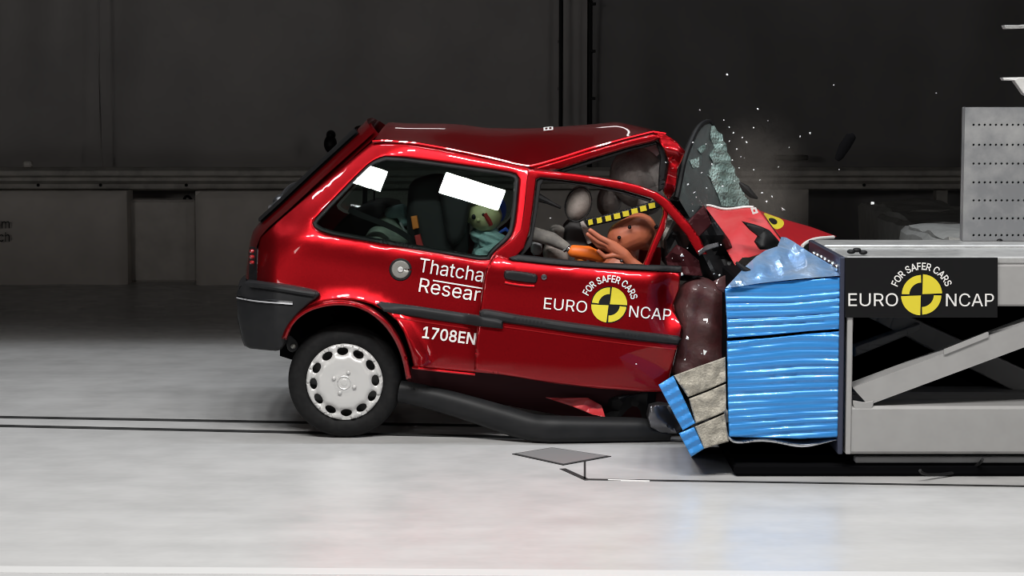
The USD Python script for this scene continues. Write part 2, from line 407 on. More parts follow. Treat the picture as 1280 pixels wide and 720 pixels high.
obj('floor_joint', floor_strip(a, b, .028, -.01, .0016), 'slot_black', floor, smooth=False)
a, b = FLOOR(731, 577), FLOOR(731, 599)
obj('floor_joint', floor_strip(a, b, .009, -.01, .0016), 'slot_black', floor, smooth=False)
a, b = FLOOR(760, 600), FLOOR(812, 601.5)
obj('scraped_paint', floor_strip(a, b, .022, -.01, .0018), 'white_paint', floor, 'pale scraped patch beside the joint', smooth=False)
q = [FLOOR(*p)[:2] for p in ((640, 568), (690, 560), (764, 571), (704, 582))]
hatch = trimesh.creation.extrude_polygon(sg.Polygon(q), .012, engine='earcut'); hatch.apply_translation([0, 0, -.009])
obj('hatch_rim', hatch, 'slot_black', floor, 'dark rim of the floor hatch', smooth=False)
qi = sg.Polygon(q).buffer(-.014)
hatch = trimesh.creation.extrude_polygon(qi, .014, engine='earcut'); hatch.apply_translation([0, 0, -.009])
obj('floor_hatch', hatch, 'hatch_grey', floor, 'grey steel cover set in the floor', smooth=False)
a, b = FLOOR(20, 712), FLOOR(650, 716)
obj('floor_stripe', floor_strip(a + (a - b) * .3, b + (b - a) * 1.0, .10, -.01, .0010), 'pale_stripe', floor, 'pale stripe across the near floor', smooth=False)  # slightly paler strip laid on the floor

# curtains: hung cloth with soft folds
def curtain(x0, x1, y, z0, z1, seed, amp, skew=.0):
    rs = np.random.default_rng(seed); nx, nz = int((x1 - x0) / .045), 40
    x, z = np.linspace(x0, x1, nx), np.linspace(z0, z1, nz); X, Z = np.meshgrid(x, z)
    D = 0
    for k in range(9):
        f, ph, s = rs.uniform(.5, 4.2), rs.uniform(0, 6.3), rs.uniform(-.35, .35)
        D = D + np.sin((X + s * (Z - z0)) * f * 2 + ph) / (1 + .55 * f)
    for k in range(5):
        f, ph, s = rs.uniform(5, 11), rs.uniform(0, 6.3), rs.uniform(-.12, .12); D = D + .22 * np.abs(np.sin((X + s * (Z - z0)) * f * .5 + ph)) * meshkit.noise(np.stack([X * .8 + k * 7, Z * .35, 0 * X], -1), seed + k)
    D = D * amp * (.75 + .25 * np.cos((Z - z0) * .5)) * (.55 + .45 * meshkit.noise(np.stack([X * .6, Z * .3, 0 * X], -1), seed))
    v = np.stack([X, y + D, Z], -1).reshape(-1, 3); i = np.arange(nx * nz).reshape(nz, nx)
    t = np.vstack([np.stack([i[:-1, :-1], i[:-1, 1:], i[1:, 1:]], -1).reshape(-1, 3), np.stack([i[:-1, :-1], i[1:, 1:], i[1:, :-1]], -1).reshape(-1, 3)])
    return solid(v, t, v + np.array([0, .012, 0]))
CY_ = 8.72
def wx(px, y): return float(P(px, 100, y)[0])
xa, xb = wx(701, CY_), wx(737, CY_)
obj('curtain', curtain(X0 + .05, xa - .01, CY_, .05, 6.2, 3, .11), 'curtain', None, 'wide dark grey curtain hanging left of the two black poles', smooth=True, cat='curtain')
obj('curtain', curtain(xa + .02, xb - .02, CY_ + .03, .05, 6.2, 5, .01), 'curtain', None, 'narrow strip of grey curtain between the two black poles', smooth=True, cat='curtain')
obj('curtain', curtain(xb + .01, X1 - .05, CY_, .05, 6.2, 8, .11), 'curtain_unlit', None, 'curtain hanging right of the two black poles, its dimmer light put into the colour', smooth=True, cat='curtain')
xs = wx(128, CY_ - .1)
obj('curtain_seam', tube([(xs, CY_ - .2, .9), (xs - .01, CY_ - .2, 2.0), (xs + .01, CY_ - .2, 3.5), (xs, CY_ - .2, 6.2)], .012, 6), 'curtain', None, 'vertical seam cord running down the left curtain', cat='cord')
for px, lab, s in ((701, 'left', -1), (738, 'right', 1)):
    t = thing('curtain_pole', f'thin black vertical pole with small hooks, the {lab} one of the pair above the car', 'pole')
    x = wx(px, CY_ - .2)
    obj('pole', tube([(x, CY_ - .2, .02), (x, CY_ - .2, 6.2)], .017, 8), 'black_print', t)
    for py in np.arange(-900, 200, 59.0) + (8 if s < 0 else 20):
        z = float(P(px, py, CY_ - .2)[2])
        if z < 6: obj('hook', rbox(x + s * .012 - .012, x + s * .012 + .012 + s * .02, CY_ - .22, CY_ - .18, z - .012, z + .012, .003), 'black_print', t, smooth=False)

# guard rail along the wall
ry = 8.02
zt, zb = float(P(640, 209, ry)[2]), float(P(640, 238, ry)[2])
hgt = zt - zb
prof = [(0, 0), (-.03, .02), (-.085, .10), (-.085, .30), (-.03, .42), (-.03, .55), (-.085, .66), (-.085, .86), (-.03, .97), (0, 1)]
poly = [(y, zb + k * hgt) for y, k in prof] + [(.012 + y, zb + k * hgt) for y, k in prof[::-1]]
rail = thing('guard_rail', 'long grey corrugated steel guard rail running along the wall above the blocks', 'guard rail')
v = np.array([[(x, ry + a, z) for a, z in poly] for x in (X0 + .1, X1 - .1)]).reshape(-1, 3); n = len(poly)
g = trimesh.creation.extrude_polygon(sg.Polygon(poly), X1 - X0 - .2, engine='earcut')
g.vertices = np.stack([X0 + .1 + g.vertices[:, 2], ry + g.vertices[:, 0], g.vertices[:, 1]], 1); g.fix_normals()
obj('beam', g, 'rail_grey', rail, smooth=20)
for x in np.arange(X0 + .5, X1, 2.0):
    obj('post', rbox(x, x + .1, ry + .02, ry + .14, 0, zt - .02), 'rail_grey', rail, smooth=False)
for x in (wx(48, ry), wx(126, ry), wx(233, ry), wx(1080, ry)):
    b = trimesh.creation.icosphere(1, .014); b.apply_translation((x, ry - .09, zt - hgt * .75)); obj('bolt', b, 'black_print', rail)

# concrete blocks under the rail
def block_cover(x0, x1, y0, y1, z1, seed):
    nx, nz = int((x1 - x0) / .05) + 2, 20
    X, Z = np.meshgrid(np.linspace(x0, x1, nx), np.linspace(0.0, z1, nz))
    q = np.stack([X * 2.2 + Z * .9, Z * 1.2, 0 * X + seed], -1)
    D = (meshkit.fbm(q, 3, seed) - .5) * .10 * (1.15 - Z / z1)
    ed = np.minimum(np.minimum(X - x0, x1 - X), z1 - Z); D = D + .05 * np.exp(-ed / .025)
    v = np.stack([X, y0 + D, Z], -1).reshape(-1, 3); i = np.arange(nx * nz).reshape(nz, nx)
    t = np.vstack([np.stack([i[:-1, :-1], i[:-1, 1:], i[1:, 1:]], -1).reshape(-1, 3), np.stack([i[:-1, :-1], i[1:, 1:], i[1:, :-1]], -1).reshape(-1, 3)])
    b = v.copy(); b[:, 1] = y1
    return solid(v, t, b)
by = FLOOR(80, 356)[1]
def bz(py, y=None): return float(P(640, py, by if y is None else y)[2])
def bx_(px, y=None): return float(P(px, 300, by if y is None else y)[0])
t = thing('concrete_block', 'long cloth-covered block under the rail at the far left with dark lettering', 'concrete block')
obj('cloth_cover', block_cover(bx_(-170), bx_(158), by, by + .34, bz(239), 3), 'cloth_cover', t, smooth=40)
obj('lettering', [letters('Thatcham', (-50, 285.5), 12, 0, by - .045, width=62), letters('Research', (-44, 302), 12, 0, by - .045, width=56)], 'cloth_print', t, 'dark lettering on the cloth', smooth=False)
y2 = by + .22
t = thing('concrete_block', 'low bare concrete block set back between two cloth-covered blocks', 'concrete block')
obj('body', rbox(bx_(160, y2), bx_(246, y2), y2, y2 + .3, 0, bz(250, y2), .02), 'concrete', t)
obj('lifting_eye', tube(spline([(bx_(228, y2), y2 + .1, bz(251, y2)), (bx_(232, y2), y2 + .1, bz(246, y2)), (bx_(238, y2), y2 + .1, bz(251, y2))], 8), .012, 6), 'black_print', t)
t = thing('concrete_block', 'cloth-covered block under the rail right behind the rear of the car', 'concrete block')
obj('cloth_cover', block_cover(bx_(245), bx_(560), by - .06, by + .34, bz(239), 9), 'cloth_cover', t, smooth=40)
t = thing('concrete_block', 'cloth-covered block under the rail hidden behind the red car', 'concrete block')
obj('cloth_cover', block_cover(bx_(566), bx_(800), by, by + .34, bz(239), 12), 'cloth_cover', t, smooth=40)
t = thing('concrete_block', 'grey block under the rail behind the dust cloud and bonnet', 'concrete block')
obj('cloth_cover', block_cover(bx_(806), bx_(1011), by, by + .34, bz(237), 15), 'cloth_cover', t, smooth=40)
# a row of pale blocks coming towards the track on the right
labs = ['farthest of the pale blocks running forward from the wall behind the barrier', 'second pale block from the wall in the row behind the barrier', 'nearest pale block of the row behind the barrier, beside the perforated plate']
for i, (ya, yb, pxa, ztop) in enumerate(((4.9, 6.4, 1018, .76), (3.35, 4.83, 1022, .77), (1.9, 3.27, 1030, .78))):
    x = 2.36 + .12 * (2 - i)
    t = thing('pale_block', labs[i], 'concrete block', 'pale blocks behind the barrier')
    m = rbox(x, x + .62, ya, yb, 0, ztop, .03)
    m = m.subdivide_to_size(.15); m.vertices += (meshkit.noise(m.vertices * 5, i)[:, None] - .5) * .03 * (m.vertices[:, 2:3] > .05)
    obj('body', m, 'concrete_pale', t, smooth=25)
    top = sg.Polygon([(x + .05, ya + .1), (x + .58, ya + .06), (x + .55, yb - .1), (x + .02, yb - .2)])
    m = trimesh.creation.extrude_polygon(top, .035, engine='earcut').subdivide_to_size(.12); m.vertices[:, 2] += (meshkit.noise(m.vertices * 6, 5 + i) - .5) * .05 * (m.vertices[:, 2] > .02); m.apply_translation([0, 0, ztop - .02])
    obj('broken_top', m, 'concrete_pale', t, smooth=25)
# small things on the rail
t = thing('security_camera', 'small black camera on a stand seen above the rail behind the tailgate', 'camera')
c = P(413, 180, ry)
obj('stand', rbox(c[0] - .075, c[0] + .075, ry - .07, ry + .07, zt + .001, zt + .045, .01), 'black_print', t)
obj('body', ellipsoid(c + [0, 0, .0], (.055, .06, .075), 2), 'black_print', t)
obj('head', ellipsoid(c + [.005, 0, .075], (.04, .06, .04), 2), 'black_print', t)
c = P(35, 205, ry)
obj('rail_marker', rbox(c[0] - .035, c[0] + .035, ry - .04, ry + .04, zt + .001, zt + .05, .012), 'concrete', None, 'small pale lump lying on the rail at the far left', cat='marker', smooth=False)
c = P(990, 197, CY_ - .15)
obj('wall_bracket', rbox(c[0] - .15, c[0] + .13, CY_ - .22, CY_ - .09, c[2] - .02, c[2] + .022, .008), 'black_print', None, 'flat black bracket on the dark curtain above the bonnet', cat='bracket', smooth=False)

# ================================================================== CAR
CARMID = .76
car = thing('crashed_car', 'red three-door hatchback with crushed front, driven into the blue honeycomb barrier', 'car')
BX, BY = np.array([300, 390, 605, 640, 850, 950.]), np.array([277, 289, 322, 325, 343, 352.])
def belt(px): return np.interp(px, BX, BY)
WC = (430.5, 481.0)
def S(px, py):
    """Distance of the near side of the body."""
    px, py = np.asarray(px, float), np.asarray(py, float)
    h = (belt(px) - py) / 272
    c_ = .05 + .13 * np.clip((545 - px) / 140, 0, 1) * np.clip((px - 310) / 40, 0, 1)
    s = .37 * (h + np.sqrt(h * h + c_ ** 2)) / 2
    s = s + .15 * np.minimum(0, h) + .03 * (np.minimum(0, h + .25) / .35) ** 2
    xr = np.maximum(0, (420 - px) / 272); s = s + .45 * xr ** 2
    e = np.maximum(0, (348 - px) / 272); s = s + 7 * e ** 2
    tt = ((px - 464) * 124 + (py - 176) * 139) / math.hypot(124, 139)
    s = s + .065 * np.maximum(0, 1 - np.abs(tt) / 42) ** 2
    r = np.hypot(px - WC[0], py - WC[1]); s = s - .040 * np.exp(-((r - 97) / 12) ** 2) * (py < 470)
    s = s - .012 * np.exp(-((py - belt(px) - 12) / 14) ** 2)
    return s
def Sd(px, py):
    """The door, pushed back over the rear panel."""
    k = np.clip((850 - np.asarray(px, float)) / 250, 0, 1)
    r = -.045 - .02 * k + .05 * np.exp(-(((np.asarray(px) - 838) / 14) ** 2 + ((np.asarray(py) - 372) / 30) ** 2))
    r = r + .006 * np.sin((px - 600) / 38. + py / 60.) * np.clip((np.asarray(px) - 690) / 150, 0, 1)
    return S(px, py) + r
def plus(f, k): return lambda px, py: f(px, py) + k

qwin = chaikin([(389, 281), (396, 271), (456, 209), (470, 199), (486, 194.5), (560, 204), (636, 215), (648, 219), (648.5, 232), (643, 284), (637, 299), (616, 316), (611, 327), (560, 318), (450, 300), (403, 291.5)], 1)
qpanel = [(464, 179), (480, 178), (520, 181.5), (560, 188.5), (610, 199), (655, 208), (666, 212), (670, 226), (666, 262), (660, 292), (640, 318), (630, 330), (625, 400), (625, 468), (592, 465), (550, 461), (517, 458),
          (513, 440), (505, 416), (496, 401), (483, 390), (466, 381), (448, 376), (430, 374.5), (412, 376), (394, 380), (378, 388), (366, 399), (358, 412), (354, 424), (348, 424), (322, 415), (318, 370), (318, 352), (321, 318), (325, 298), (345, 279), (400, 232)]
# arch opening is cut into the outline; the lip follows it
arch = [(355, 424), (360, 409), (369, 397), (382, 387.5), (398, 381.5), (415, 378.5), (433, 378.5), (450, 382), (466, 390), (480, 402), (492, 417), (501, 434), (507, 452), (511, 474)]
obj('quarter_panel', panel(qpanel, S, .015, holes=[qwin], grid=7, rnd=.010, rpx=4), 'red_paint', car, 'red rear side panel with lettering and fuel cap')
far = panel(qpanel, S, .015, holes=[qwin], grid=12, rnd=.01, rpx=4, mirror=True)
obj('quarter_panel', far, 'red_paint', car, 'far side rear panel seen through the windows')
obj('wheel_arch_lip', panel(band(chaikin(arch, 2, False), 7.), plus(S, -.016), .05, grid=5, rnd=.014, rpx=3.4), 'red_paint', car, 'rolled red lip round the rear wheel opening')
wall_arch = [(345, 300), (520, 330), (518, 470), (505, 520), (360, 470), (345, 430)]
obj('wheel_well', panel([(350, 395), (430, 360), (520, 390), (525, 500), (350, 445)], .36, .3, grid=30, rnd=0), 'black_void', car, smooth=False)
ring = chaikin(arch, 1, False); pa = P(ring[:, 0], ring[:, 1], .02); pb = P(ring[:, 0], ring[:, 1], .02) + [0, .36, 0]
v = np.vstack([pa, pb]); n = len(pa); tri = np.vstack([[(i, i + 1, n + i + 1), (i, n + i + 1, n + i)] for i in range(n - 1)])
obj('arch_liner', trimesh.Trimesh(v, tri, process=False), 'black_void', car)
# quarter window
win_poly = sg.Polygon(qwin)
inner = np.asarray(win_poly.buffer(-5.2).exterior.coords)[:-1]
obj('window_seal', panel(qwin, plus(S, .006), .018, holes=[inner], grid=6, rnd=.006, rpx=2.4), 'black_rubber', car, 'black rubber seal of the rear side window')
def glass_depth(px, py):           # glazing is flatter than the body round it
    h = (281 + (px - 389) * .165 - py) / 272
    return .408 * h + .014 + .02 * h * h
gq = np.asarray(win_poly.buffer(-3).exterior.coords)[:-1]
qg = panel(gq, glass_depth, .004, grid=14, rnd=0)
obj('quarter_glass', qg, 'window_glass', car, 'rear side window with lamp reflections', smooth=30)
# roof, buckled down at the near door pillar
near = np.array([(466, 177.5), (480, 176.5), (520, 180), (560, 187), (610, 197.5), (645, 206), (661, 209), (676, 205.5), (706, 196.5), (735, 187), (780, 174.5), (816, 165.5), (832, 168)])
crest = np.array([(486, 153), (498, 153.5), (530, 155.5), (565, 157.5), (612, 160), (640, 160.5), (660, 160.5), (676, 160), (704, 158), (732, 156), (771, 153), (812, 162), (848, 180)])
nr = 64; u0 = np.linspace(0, 1, len(near)); uu = np.linspace(0, 1, nr)
N2 = np.stack([np.interp(uu, u0, near[:, k]) for k in (0, 1)], 1); C2 = np.stack([np.interp(uu, u0, crest[:, k]) for k in (0, 1)], 1)
Nn = P(N2[:, 0], N2[:, 1], S(N2[:, 0], np.maximum(N2[:, 1], 178)))
Nn[:, 1] = np.linspace(Nn[0, 1], Nn[-1, 1], nr) * .5 + Nn[:, 1] * .5
Cc = P(C2[:, 0], C2[:, 1], .72)
Ff = Cc.copy(); Ff[:, 1] = 2 * CARMID - Nn[:, 1]; Ff[:, 2] -= .085; Ff[:, 0] = Nn[:, 0] + .01
rows = []
for v in np.linspace(0, 1, 25):
    w = np.sin(v * np.pi / 2); w = .55 * w + .45 * v
    q = Nn + (Cc - Nn) * v; q[:, 2] = Nn[:, 2] + (Cc[:, 2] - Nn[:, 2]) * w; rows.append(q)
for v in np.linspace(0, 1, 13)[1:]:
    q = Cc + (Ff - Cc) * v; q[:, 2] = Cc[:, 2] + (Ff[:, 2] - Cc[:, 2]) * v ** 1.8; rows.append(q)
R = np.array(rows); a_, b_ = R.shape[:2]
bump_ = (meshkit.noise(np.stack([R[..., 0] * 3.5, R[..., 1] * 3.5, 0 * R[..., 0]], -1), 4) - .5) * .022; bump_[0] = 0; bump_[24] *= .2; bump_[:, 0] *= .2; R[..., 2] += bump_
R = R.reshape(-1, 3); i = np.arange(a_ * b_).reshape(a_, b_)
t = np.vstack([np.stack([i[:-1, :-1], i[:-1, 1:], i[1:, 1:]], -1).reshape(-1, 3), np.stack([i[:-1, :-1], i[1:, 1:], i[1:, :-1]], -1).reshape(-1, 3)])
roof = solid(R, t, R - np.array([0, 0, .014])); roof.fix_normals()
roof_o = obj('roof', roof, 'red_paint', car, 'dark red roof buckled down above the door pillar', smooth=28)
obj('drip_rail', tube(Nn + [0, -.008, .002], .008, 8), 'red_paint', roof_o)
# the word end printed on the roof
def on_roof(x, y):
    k = np.argmin(np.hypot(R[:, 0] - x, R[:, 1] - y)); return R[k]
k = int(np.argmin(np.abs(C2[:, 0] - 687)));
def roofp(uc, v):
    j = np.clip(uc, 0, nr - 1); j0 = int(j); f = j - j0; g = R.reshape(a_, b_, 3); r = v * 24; r0 = int(r); fr = r - r0
    j1, r1 = min(j0 + 1, nr - 1), min(r0 + 1, a_ - 1)
    return (g[r0, j0] * (1 - f) + g[r0, j1] * f) * (1 - fr) + (g[r1, j0] * (1 - f) + g[r1, j1] * f) * fr
em = []
for (ua, ub, va, vb) in ((-1.1, 1.1, .80, .84), (-1.1, 1.1, .955, .99), (-1.1, -.75, .84, .955), (.75, 1.1, .84, .955), (-.18, .18, .84, .955)):
    v = np.array([roofp(k - .5 + a, b) for a, b in ((ua, va), (ub, va), (ub, vb), (ua, vb))]) + [0, -.003, .004]
    em.append(trimesh.Trimesh(v, [(0, 1, 2), (0, 2, 3)], process=False))
obj('roof_marking', em, 'white_print', roof_o, 'white letter printed on the roof crest', smooth=False)

# tailgate: lofted between the two rear corners, bulging rearward
tg = np.array([(468, 168), (456, 176), (430, 199), (400, 226), (360, 263), (334, 286), (325, 297), (321, 308), (318, 330), (316, 352)])
TN = P(tg[:, 0], tg[:, 1], S(tg[:, 0] + 2, tg[:, 1] + 2) + .012)
TN[:1, 2] += .012
rows = []
for v in np.linspace(0, 1, 21):
    q = TN.copy(); q[:, 1] = TN[:, 1] + (2 * CARMID - 2 * TN[:, 1]) * v
    b = 1 - (2 * v - 1) ** 4
    q[:, 0] -= (.055 + .02 * np.linspace(0, 1, len(q))) * b; q[:, 2] += .055 * b * np.linspace(1, 0, len(q)); rows.append(q)
R2 = np.array(rows); a2, b2 = R2.shape[:2]; fl = R2.reshape(-1, 3); i = np.arange(a2 * b2).reshape(a2, b2)
t = np.vstack([np.stack([i[:-1, :-1], i[:-1, 1:], i[1:, 1:]], -1).reshape(-1, 3), np.stack([i[:-1, :-1], i[1:, 1:], i[1:, :-1]], -1).reshape(-1, 3)])
m = trimesh.Trimesh(np.vstack([fl, fl + [.02, 0, -.01]]), np.vstack([t, t[:, ::-1] + len(fl)]), process=False); m.fix_normals()
tail = obj('tailgate', m, 'red_paint', car, 'red tailgate with black sloping rear window', smooth=40)
g = R2[2:-2, 1:6].reshape(-1, 3) + [-.012, 0, .010]; n1, n2 = a2 - 4, 5; i = np.arange(n1 * n2).reshape(n1, n2)
t = np.vstack([np.stack([i[:-1, :-1], i[:-1, 1:], i[1:, 1:]], -1).reshape(-1, 3), np.stack([i[:-1, :-1], i[1:, 1:], i[1:, :-1]], -1).reshape(-1, 3)])
m = trimesh.Trimesh(np.vstack([g, g + [.01, 0, -.005]]), np.vstack([t, t[:, ::-1] + len(g)]), process=False); m.fix_normals()
obj('rear_glass', m, 'sign_black', tail, 'dark sloping rear window in its black surround', smooth=True)
c = P(349, 251, .55)
obj('rear_wiper', [ellipsoid(c, (.035, .05, .028), 2, (0, -.8, 0)), tube([c + [.01, 0, .0], c + [-.03, -.1, -.03]], .016, 8), tube(spline([c, c + [.02, .2, .05], c + [.06, .5, .06]], 8), .010, 6)], 'steel_dark', tail, 'shiny rear wiper base at the foot of the rear window')
# lower rear face and lights
obj('tail_light', panel([(312, 309), (320, 308), (322.5, 312), (322, 353), (311, 353)], plus(S, -.004), .08, grid=6, rnd=.01, rpx=2.5), 'black_plastic', car, 'dark tail light cluster at the rear corner')
for py in (314, 321, 328):
    obj('red_lamp', ellipsoid(P(315, py, .10), (.012, .016, .01), 2), 'red_lens', car, 'small red lens in the tail light')
# rear bumper
bump = chaikin([(303, 354.5), (309, 351), (330, 353), (370, 357.5), (394, 362.5), (400, 366.5), (399, 371), (384, 381), (368, 397), (359, 413), (355, 432), (350, 439), (330, 437.5), (306.5, 435), (303, 424), (298, 402), (295.6, 380), (297, 366)], 1)
def Sb(px, py):
    e = np.clip((px - 295.0) / 272, 0, .2); R_ = .2
    return -.028 + (R_ - np.sqrt(np.maximum(0, R_ ** 2 - (R_ - e) ** 2))) + .02 * ((py - 395) / 40.) ** 2 - .045 * np.clip((px - 315) / 32, 0, 1)
bmp = obj('rear_bumper', panel(bump, Sb, .12, grid=6, rnd=.014, rpx=4), 'grey_plastic', car, 'dark grey plastic rear bumper wrapping the corner')
rear_prof = np.array([(309, 352), (300, 358), (297, 372), (298, 402), (303, 424), (306.5, 435)])
rp = P(rear_prof[:, 0], rear_prof[:, 1], .17); rows = []
for v in np.linspace(0, 1, 13):
    q = rp.copy(); q[:, 1] = .16 + (2 * CARMID - .32) * v; q[:, 0] -= .05 * (1 - (2 * v - 1) ** 2); rows.append(q)
fl = np.array(rows).reshape(-1, 3); i = np.arange(13 * 6).reshape(13, 6)
t = np.vstack([np.stack([i[:-1, :-1], i[:-1, 1:], i[1:, 1:]], -1).reshape(-1, 3), np.stack([i[:-1, :-1], i[1:, 1:], i[1:, :-1]], -1).reshape(-1, 3)])
m = trimesh.Trimesh(np.vstack([fl, fl + [.06, 0, 0]]), np.vstack([t, t[:, ::-1] + len(fl)]), process=False); m.fix_normals()
obj('bumper_back', m, 'grey_plastic', bmp, smooth=40)
l = spline([(314, 356), (340, 359), (370, 364), (394, 367.5)], 16)
obj('bumper_ridge', tube(P(l[:, 0], l[:, 1], Sb(l[:, 0], l[:, 1]) - .004), .014, 8, up=(0, 1, 0)), 'grey_plastic', bmp)
l = spline([(297.5, 371), (312, 374), (340, 377), (366, 379)], 16)
obj('bumper_strip', tube(P(l[:, 0], l[:, 1], Sb(l[:, 0], l[:, 1]) - .002), .0095, 8, up=(0, 1, 0)), 'chrome', bmp, 'bright trim strip along the bumper')
obj('tow_bracket', panel(chaikin([(358, 416), (366, 420), (374, 430), (372, 439), (364, 441), (358, 435)], 1), .10, .03, grid=5, rnd=.004, rpx=2), 'black_plastic', car)
obj('tow_eye', ellipsoid(P(366.5, 433, .095), (.012, .01, .012), 2), 'fuel_grey', car)
# rear wheel
wheel = data(UsdGeom.Xform.Define(stage, str(car.GetPath()) + '/wheel').GetPrim(), 'rear wheel with white hubcap')
wc = P(WC[0], WC[1], .03); Rw = .266
wc[2] = Rw
tp = [(.170, .03), (.182, .012), (.205, .0), (.230, .002), (.250, .012), (.2615, .030), (.266, .05), (.266, .13), (.2615, .15), (.25, .168), (.22, .178), (.17, .17)]
obj('tyre', lathe(tp + [tp[0]], 96, wc + [0, -.0, 0]), 'tyre', wheel, 'black rear tyre')
tread = []
for r_ in (.075, .09, .105): tread.append(lathe([(.2665, r_ - .003), (.2672, r_), (.2665, r_ + .003)], 96, wc))
obj('tread_rib', tread, 'black_rubber', wheel)
obj('rim', lathe([(0.0, .075), (.165, .06), (.172, .03), (.176, .03), (.174, .1), (.0, .1)], 64, wc), 'hub_dark', wheel, 'dark wheel rim behind the hubcap')
hc = sg.Point(0, 0).buffer(.178, 48); holes = []
for k in range(12):
    a = 2 * math.pi * (k + .1) / 12
    e = affinity.scale(sg.Point(0, 0).buffer(1, 12), .0178, .0262)
    e = e.difference(sg.box(.0065, -1, 1, 1)) if False else e
    e = affinity.translate(affinity.rotate(affinity.translate(e, .144, 0), math.degrees(a), origin=(0, 0)), 0, 0)
    holes.append(e)
hcp = hc.difference(shapely.union_all(holes))
p, t = flat_mesh(hcp, .011)
r = np.hypot(p[:, 0], p[:, 1])
prof_r, prof_y = [0, .03, .045, .055, .09, .122, .135, .160, .166, .174, .178], [-.018, -.018, -.016, -.012, -.018, -.014, -.004, .002, -.008, -.004, .008]
yy = np.interp(r, prof_r, prof_y)
hd = shapely.distance(shapely.union_all(holes).boundary, shapely.points(p)); yy = yy + .006 * np.exp(-hd / .004)
fr = np.stack([p[:, 0], yy, p[:, 1]], 1) + wc; hub = solid(fr, t, fr + [0, .006, 0])
cap = obj('hubcap', hub, 'hubcap', wheel, 'white hubcap with twelve oval slots', smooth=50)
for (dx, dy) in ((-.047, .020), (.020, .047), (-.020, -.047), (.047, -.020)):
    obj('wheel_bolt', ellipsoid(wc + [dx, -.018, dy], (.0095, .009, .0095), 2), 'hubcap', wheel)
ring = [wc + [.030 * math.cos(a), -.0185, .030 * math.sin(a)] for a in np.linspace(0, 2 * math.pi, 33)]
obj('hub_badge', [tube(ring, .0028, 6, caps=False), ellipsoid(wc + [0, -.017, 0], (.018, .004, .018), 2)], 'hubcap', wheel)
far_w = lathe(tp + [tp[0]], 48, wc + [0, 2 * CARMID - .24, 0]); obj('tyre', far_w, 'tyre', car, 'far rear tyre')
def part_width(full, head, w):
    ex = lambda t: float(np.ptp(meshkit.text_mesh(t, 1., .02).vertices[:, 0]))
    return w * ex(full) / ex(head)
WT, WR = part_width('Thatcham', 'Thatcha', 81.), part_width('Research', 'Resear', 77.)
# body details
c = (500.6, 337)
obj('fuel_cap_ring', panel(pie(c, 0, 14.2, 0, 359, 36), plus(S, -.006), .02, grid=5, rnd=.006, rpx=2.5), 'black_rubber', car, 'black ring of the fuel cap')
obj('fuel_cap', panel(pie(c, 0, 11.4, 0, 359, 32), plus(S, -.012), .02, grid=4, rnd=.006, rpx=3), 'fuel_grey', car, 'round grey fuel cap')
obj('fuel_cap_lock', panel(pie(c, 0, 3.6, 0, 359, 20), plus(S, -.018), .02, grid=3, rnd=.003, rpx=1.2), 'hubcap', car)
strip = [(470.5, 380), (476, 377.2), (520, 382.5), (570, 390), (622, 398), (629, 401), (628.5, 411), (600, 408), (540, 399.5), (480, 389.5)]
def strip_depth(line):
    return lambda px, py: S(px, py) - .022
obj('rub_strip', panel(strip, lambda px, py: S(px, py) - .016 - .072 * np.clip((px - 580) / 22, 0, 1), .02, grid=5, rnd=.012, rpx=5), 'grey_plastic', car, 'dark grey rubbing strip on the rear panel')
l = np.array([(492, 396.5), (540, 404), (600, 412.5)]); l = spline(l, 14)
obj('pin_stripe', panel(band(l, 1.5), plus(S, -.002), .002, grid=6, rnd=0), 'red_lens', car, smooth=False)
l = spline([(516, 459.5), (550, 463.5), (594, 468)], 12)
obj('sill_lip', tube(P(l[:, 0], l[:, 1], S(l[:, 0], l[:, 1]) + .01), .007, 8), 'red_paint', car)
obj('lettering', [letters('Thatcham', (523, 339.5), 17.5, 9.2, plus(S, -.0025), width=WT)], 'white_print', car, 'white name printed on the rear panel, running under the door', smooth=False)
obj('lettering', [letters('Research', (523, 364.5), 17.5, 9.2, plus(S, -.0025), width=WR)], 'white_print', car, 'second white word below the name on the rear panel', smooth=False)
obj('print_rule', panel(band([(541, 350.5), (570, 355.2), (612, 362)], 1.7), plus(S, -.0025), .0015, grid=6, rnd=0), 'white_print', car, smooth=False)
obj('lettering', [letters('1708EN', (527.5, 422), 14.0, 7.6, plus(S, -.0025), width=66.5, bold=True)], 'white_print', car, 'bold white test number below the rubbing strip', smooth=False)

def FRD(px, py):
    h = np.maximum(0, (belt(px) - py) / 272)
    return -.045 + .16 * h
# door
dskin = [(620, 317), (636, 323.5), (690, 329.5), (742, 333.5), (800, 336.5), (852, 339), (850, 350), (849, 362), (842, 380), (844, 392), (853, 408), (850, 424), (845, 440), (838, 468), (833, 490), (806, 490), (743, 485), (690, 479), (640, 470.5), (592.5, 463), (594, 430), (599, 392), (604, 352), (608, 334)]
door = obj('door', panel(dskin, Sd, .04, grid=6.5, rnd=.012, rpx=4), 'red_paint', car, 'red driver door pushed back over the rear panel')
sub = lambda *a, **k: obj(a[0], a[1], a[2], door, *a[3:], **k)
sub('window_frame', panel([(664, 211.5), (700, 215), (735, 219.5), (770, 225), (800, 232), (822, 240.5), (838, 252), (862, 279), (876, 299), (884, 318), (872, 318), (858, 294), (838, 270), (826, 257), (815, 248), (780, 237.5), (735, 228.5), (700, 224), (676, 221.5), (670, 224), (667, 250), (662, 288), (655, 310), (640, 327), (618, 321), (622, 313), (643, 297), (651, 287), (655, 260), (658, 228), (660, 214)], FRD, .035, grid=6, rnd=.0055, rpx=2.6), 'red_paint', 'red bent frame round the door window')
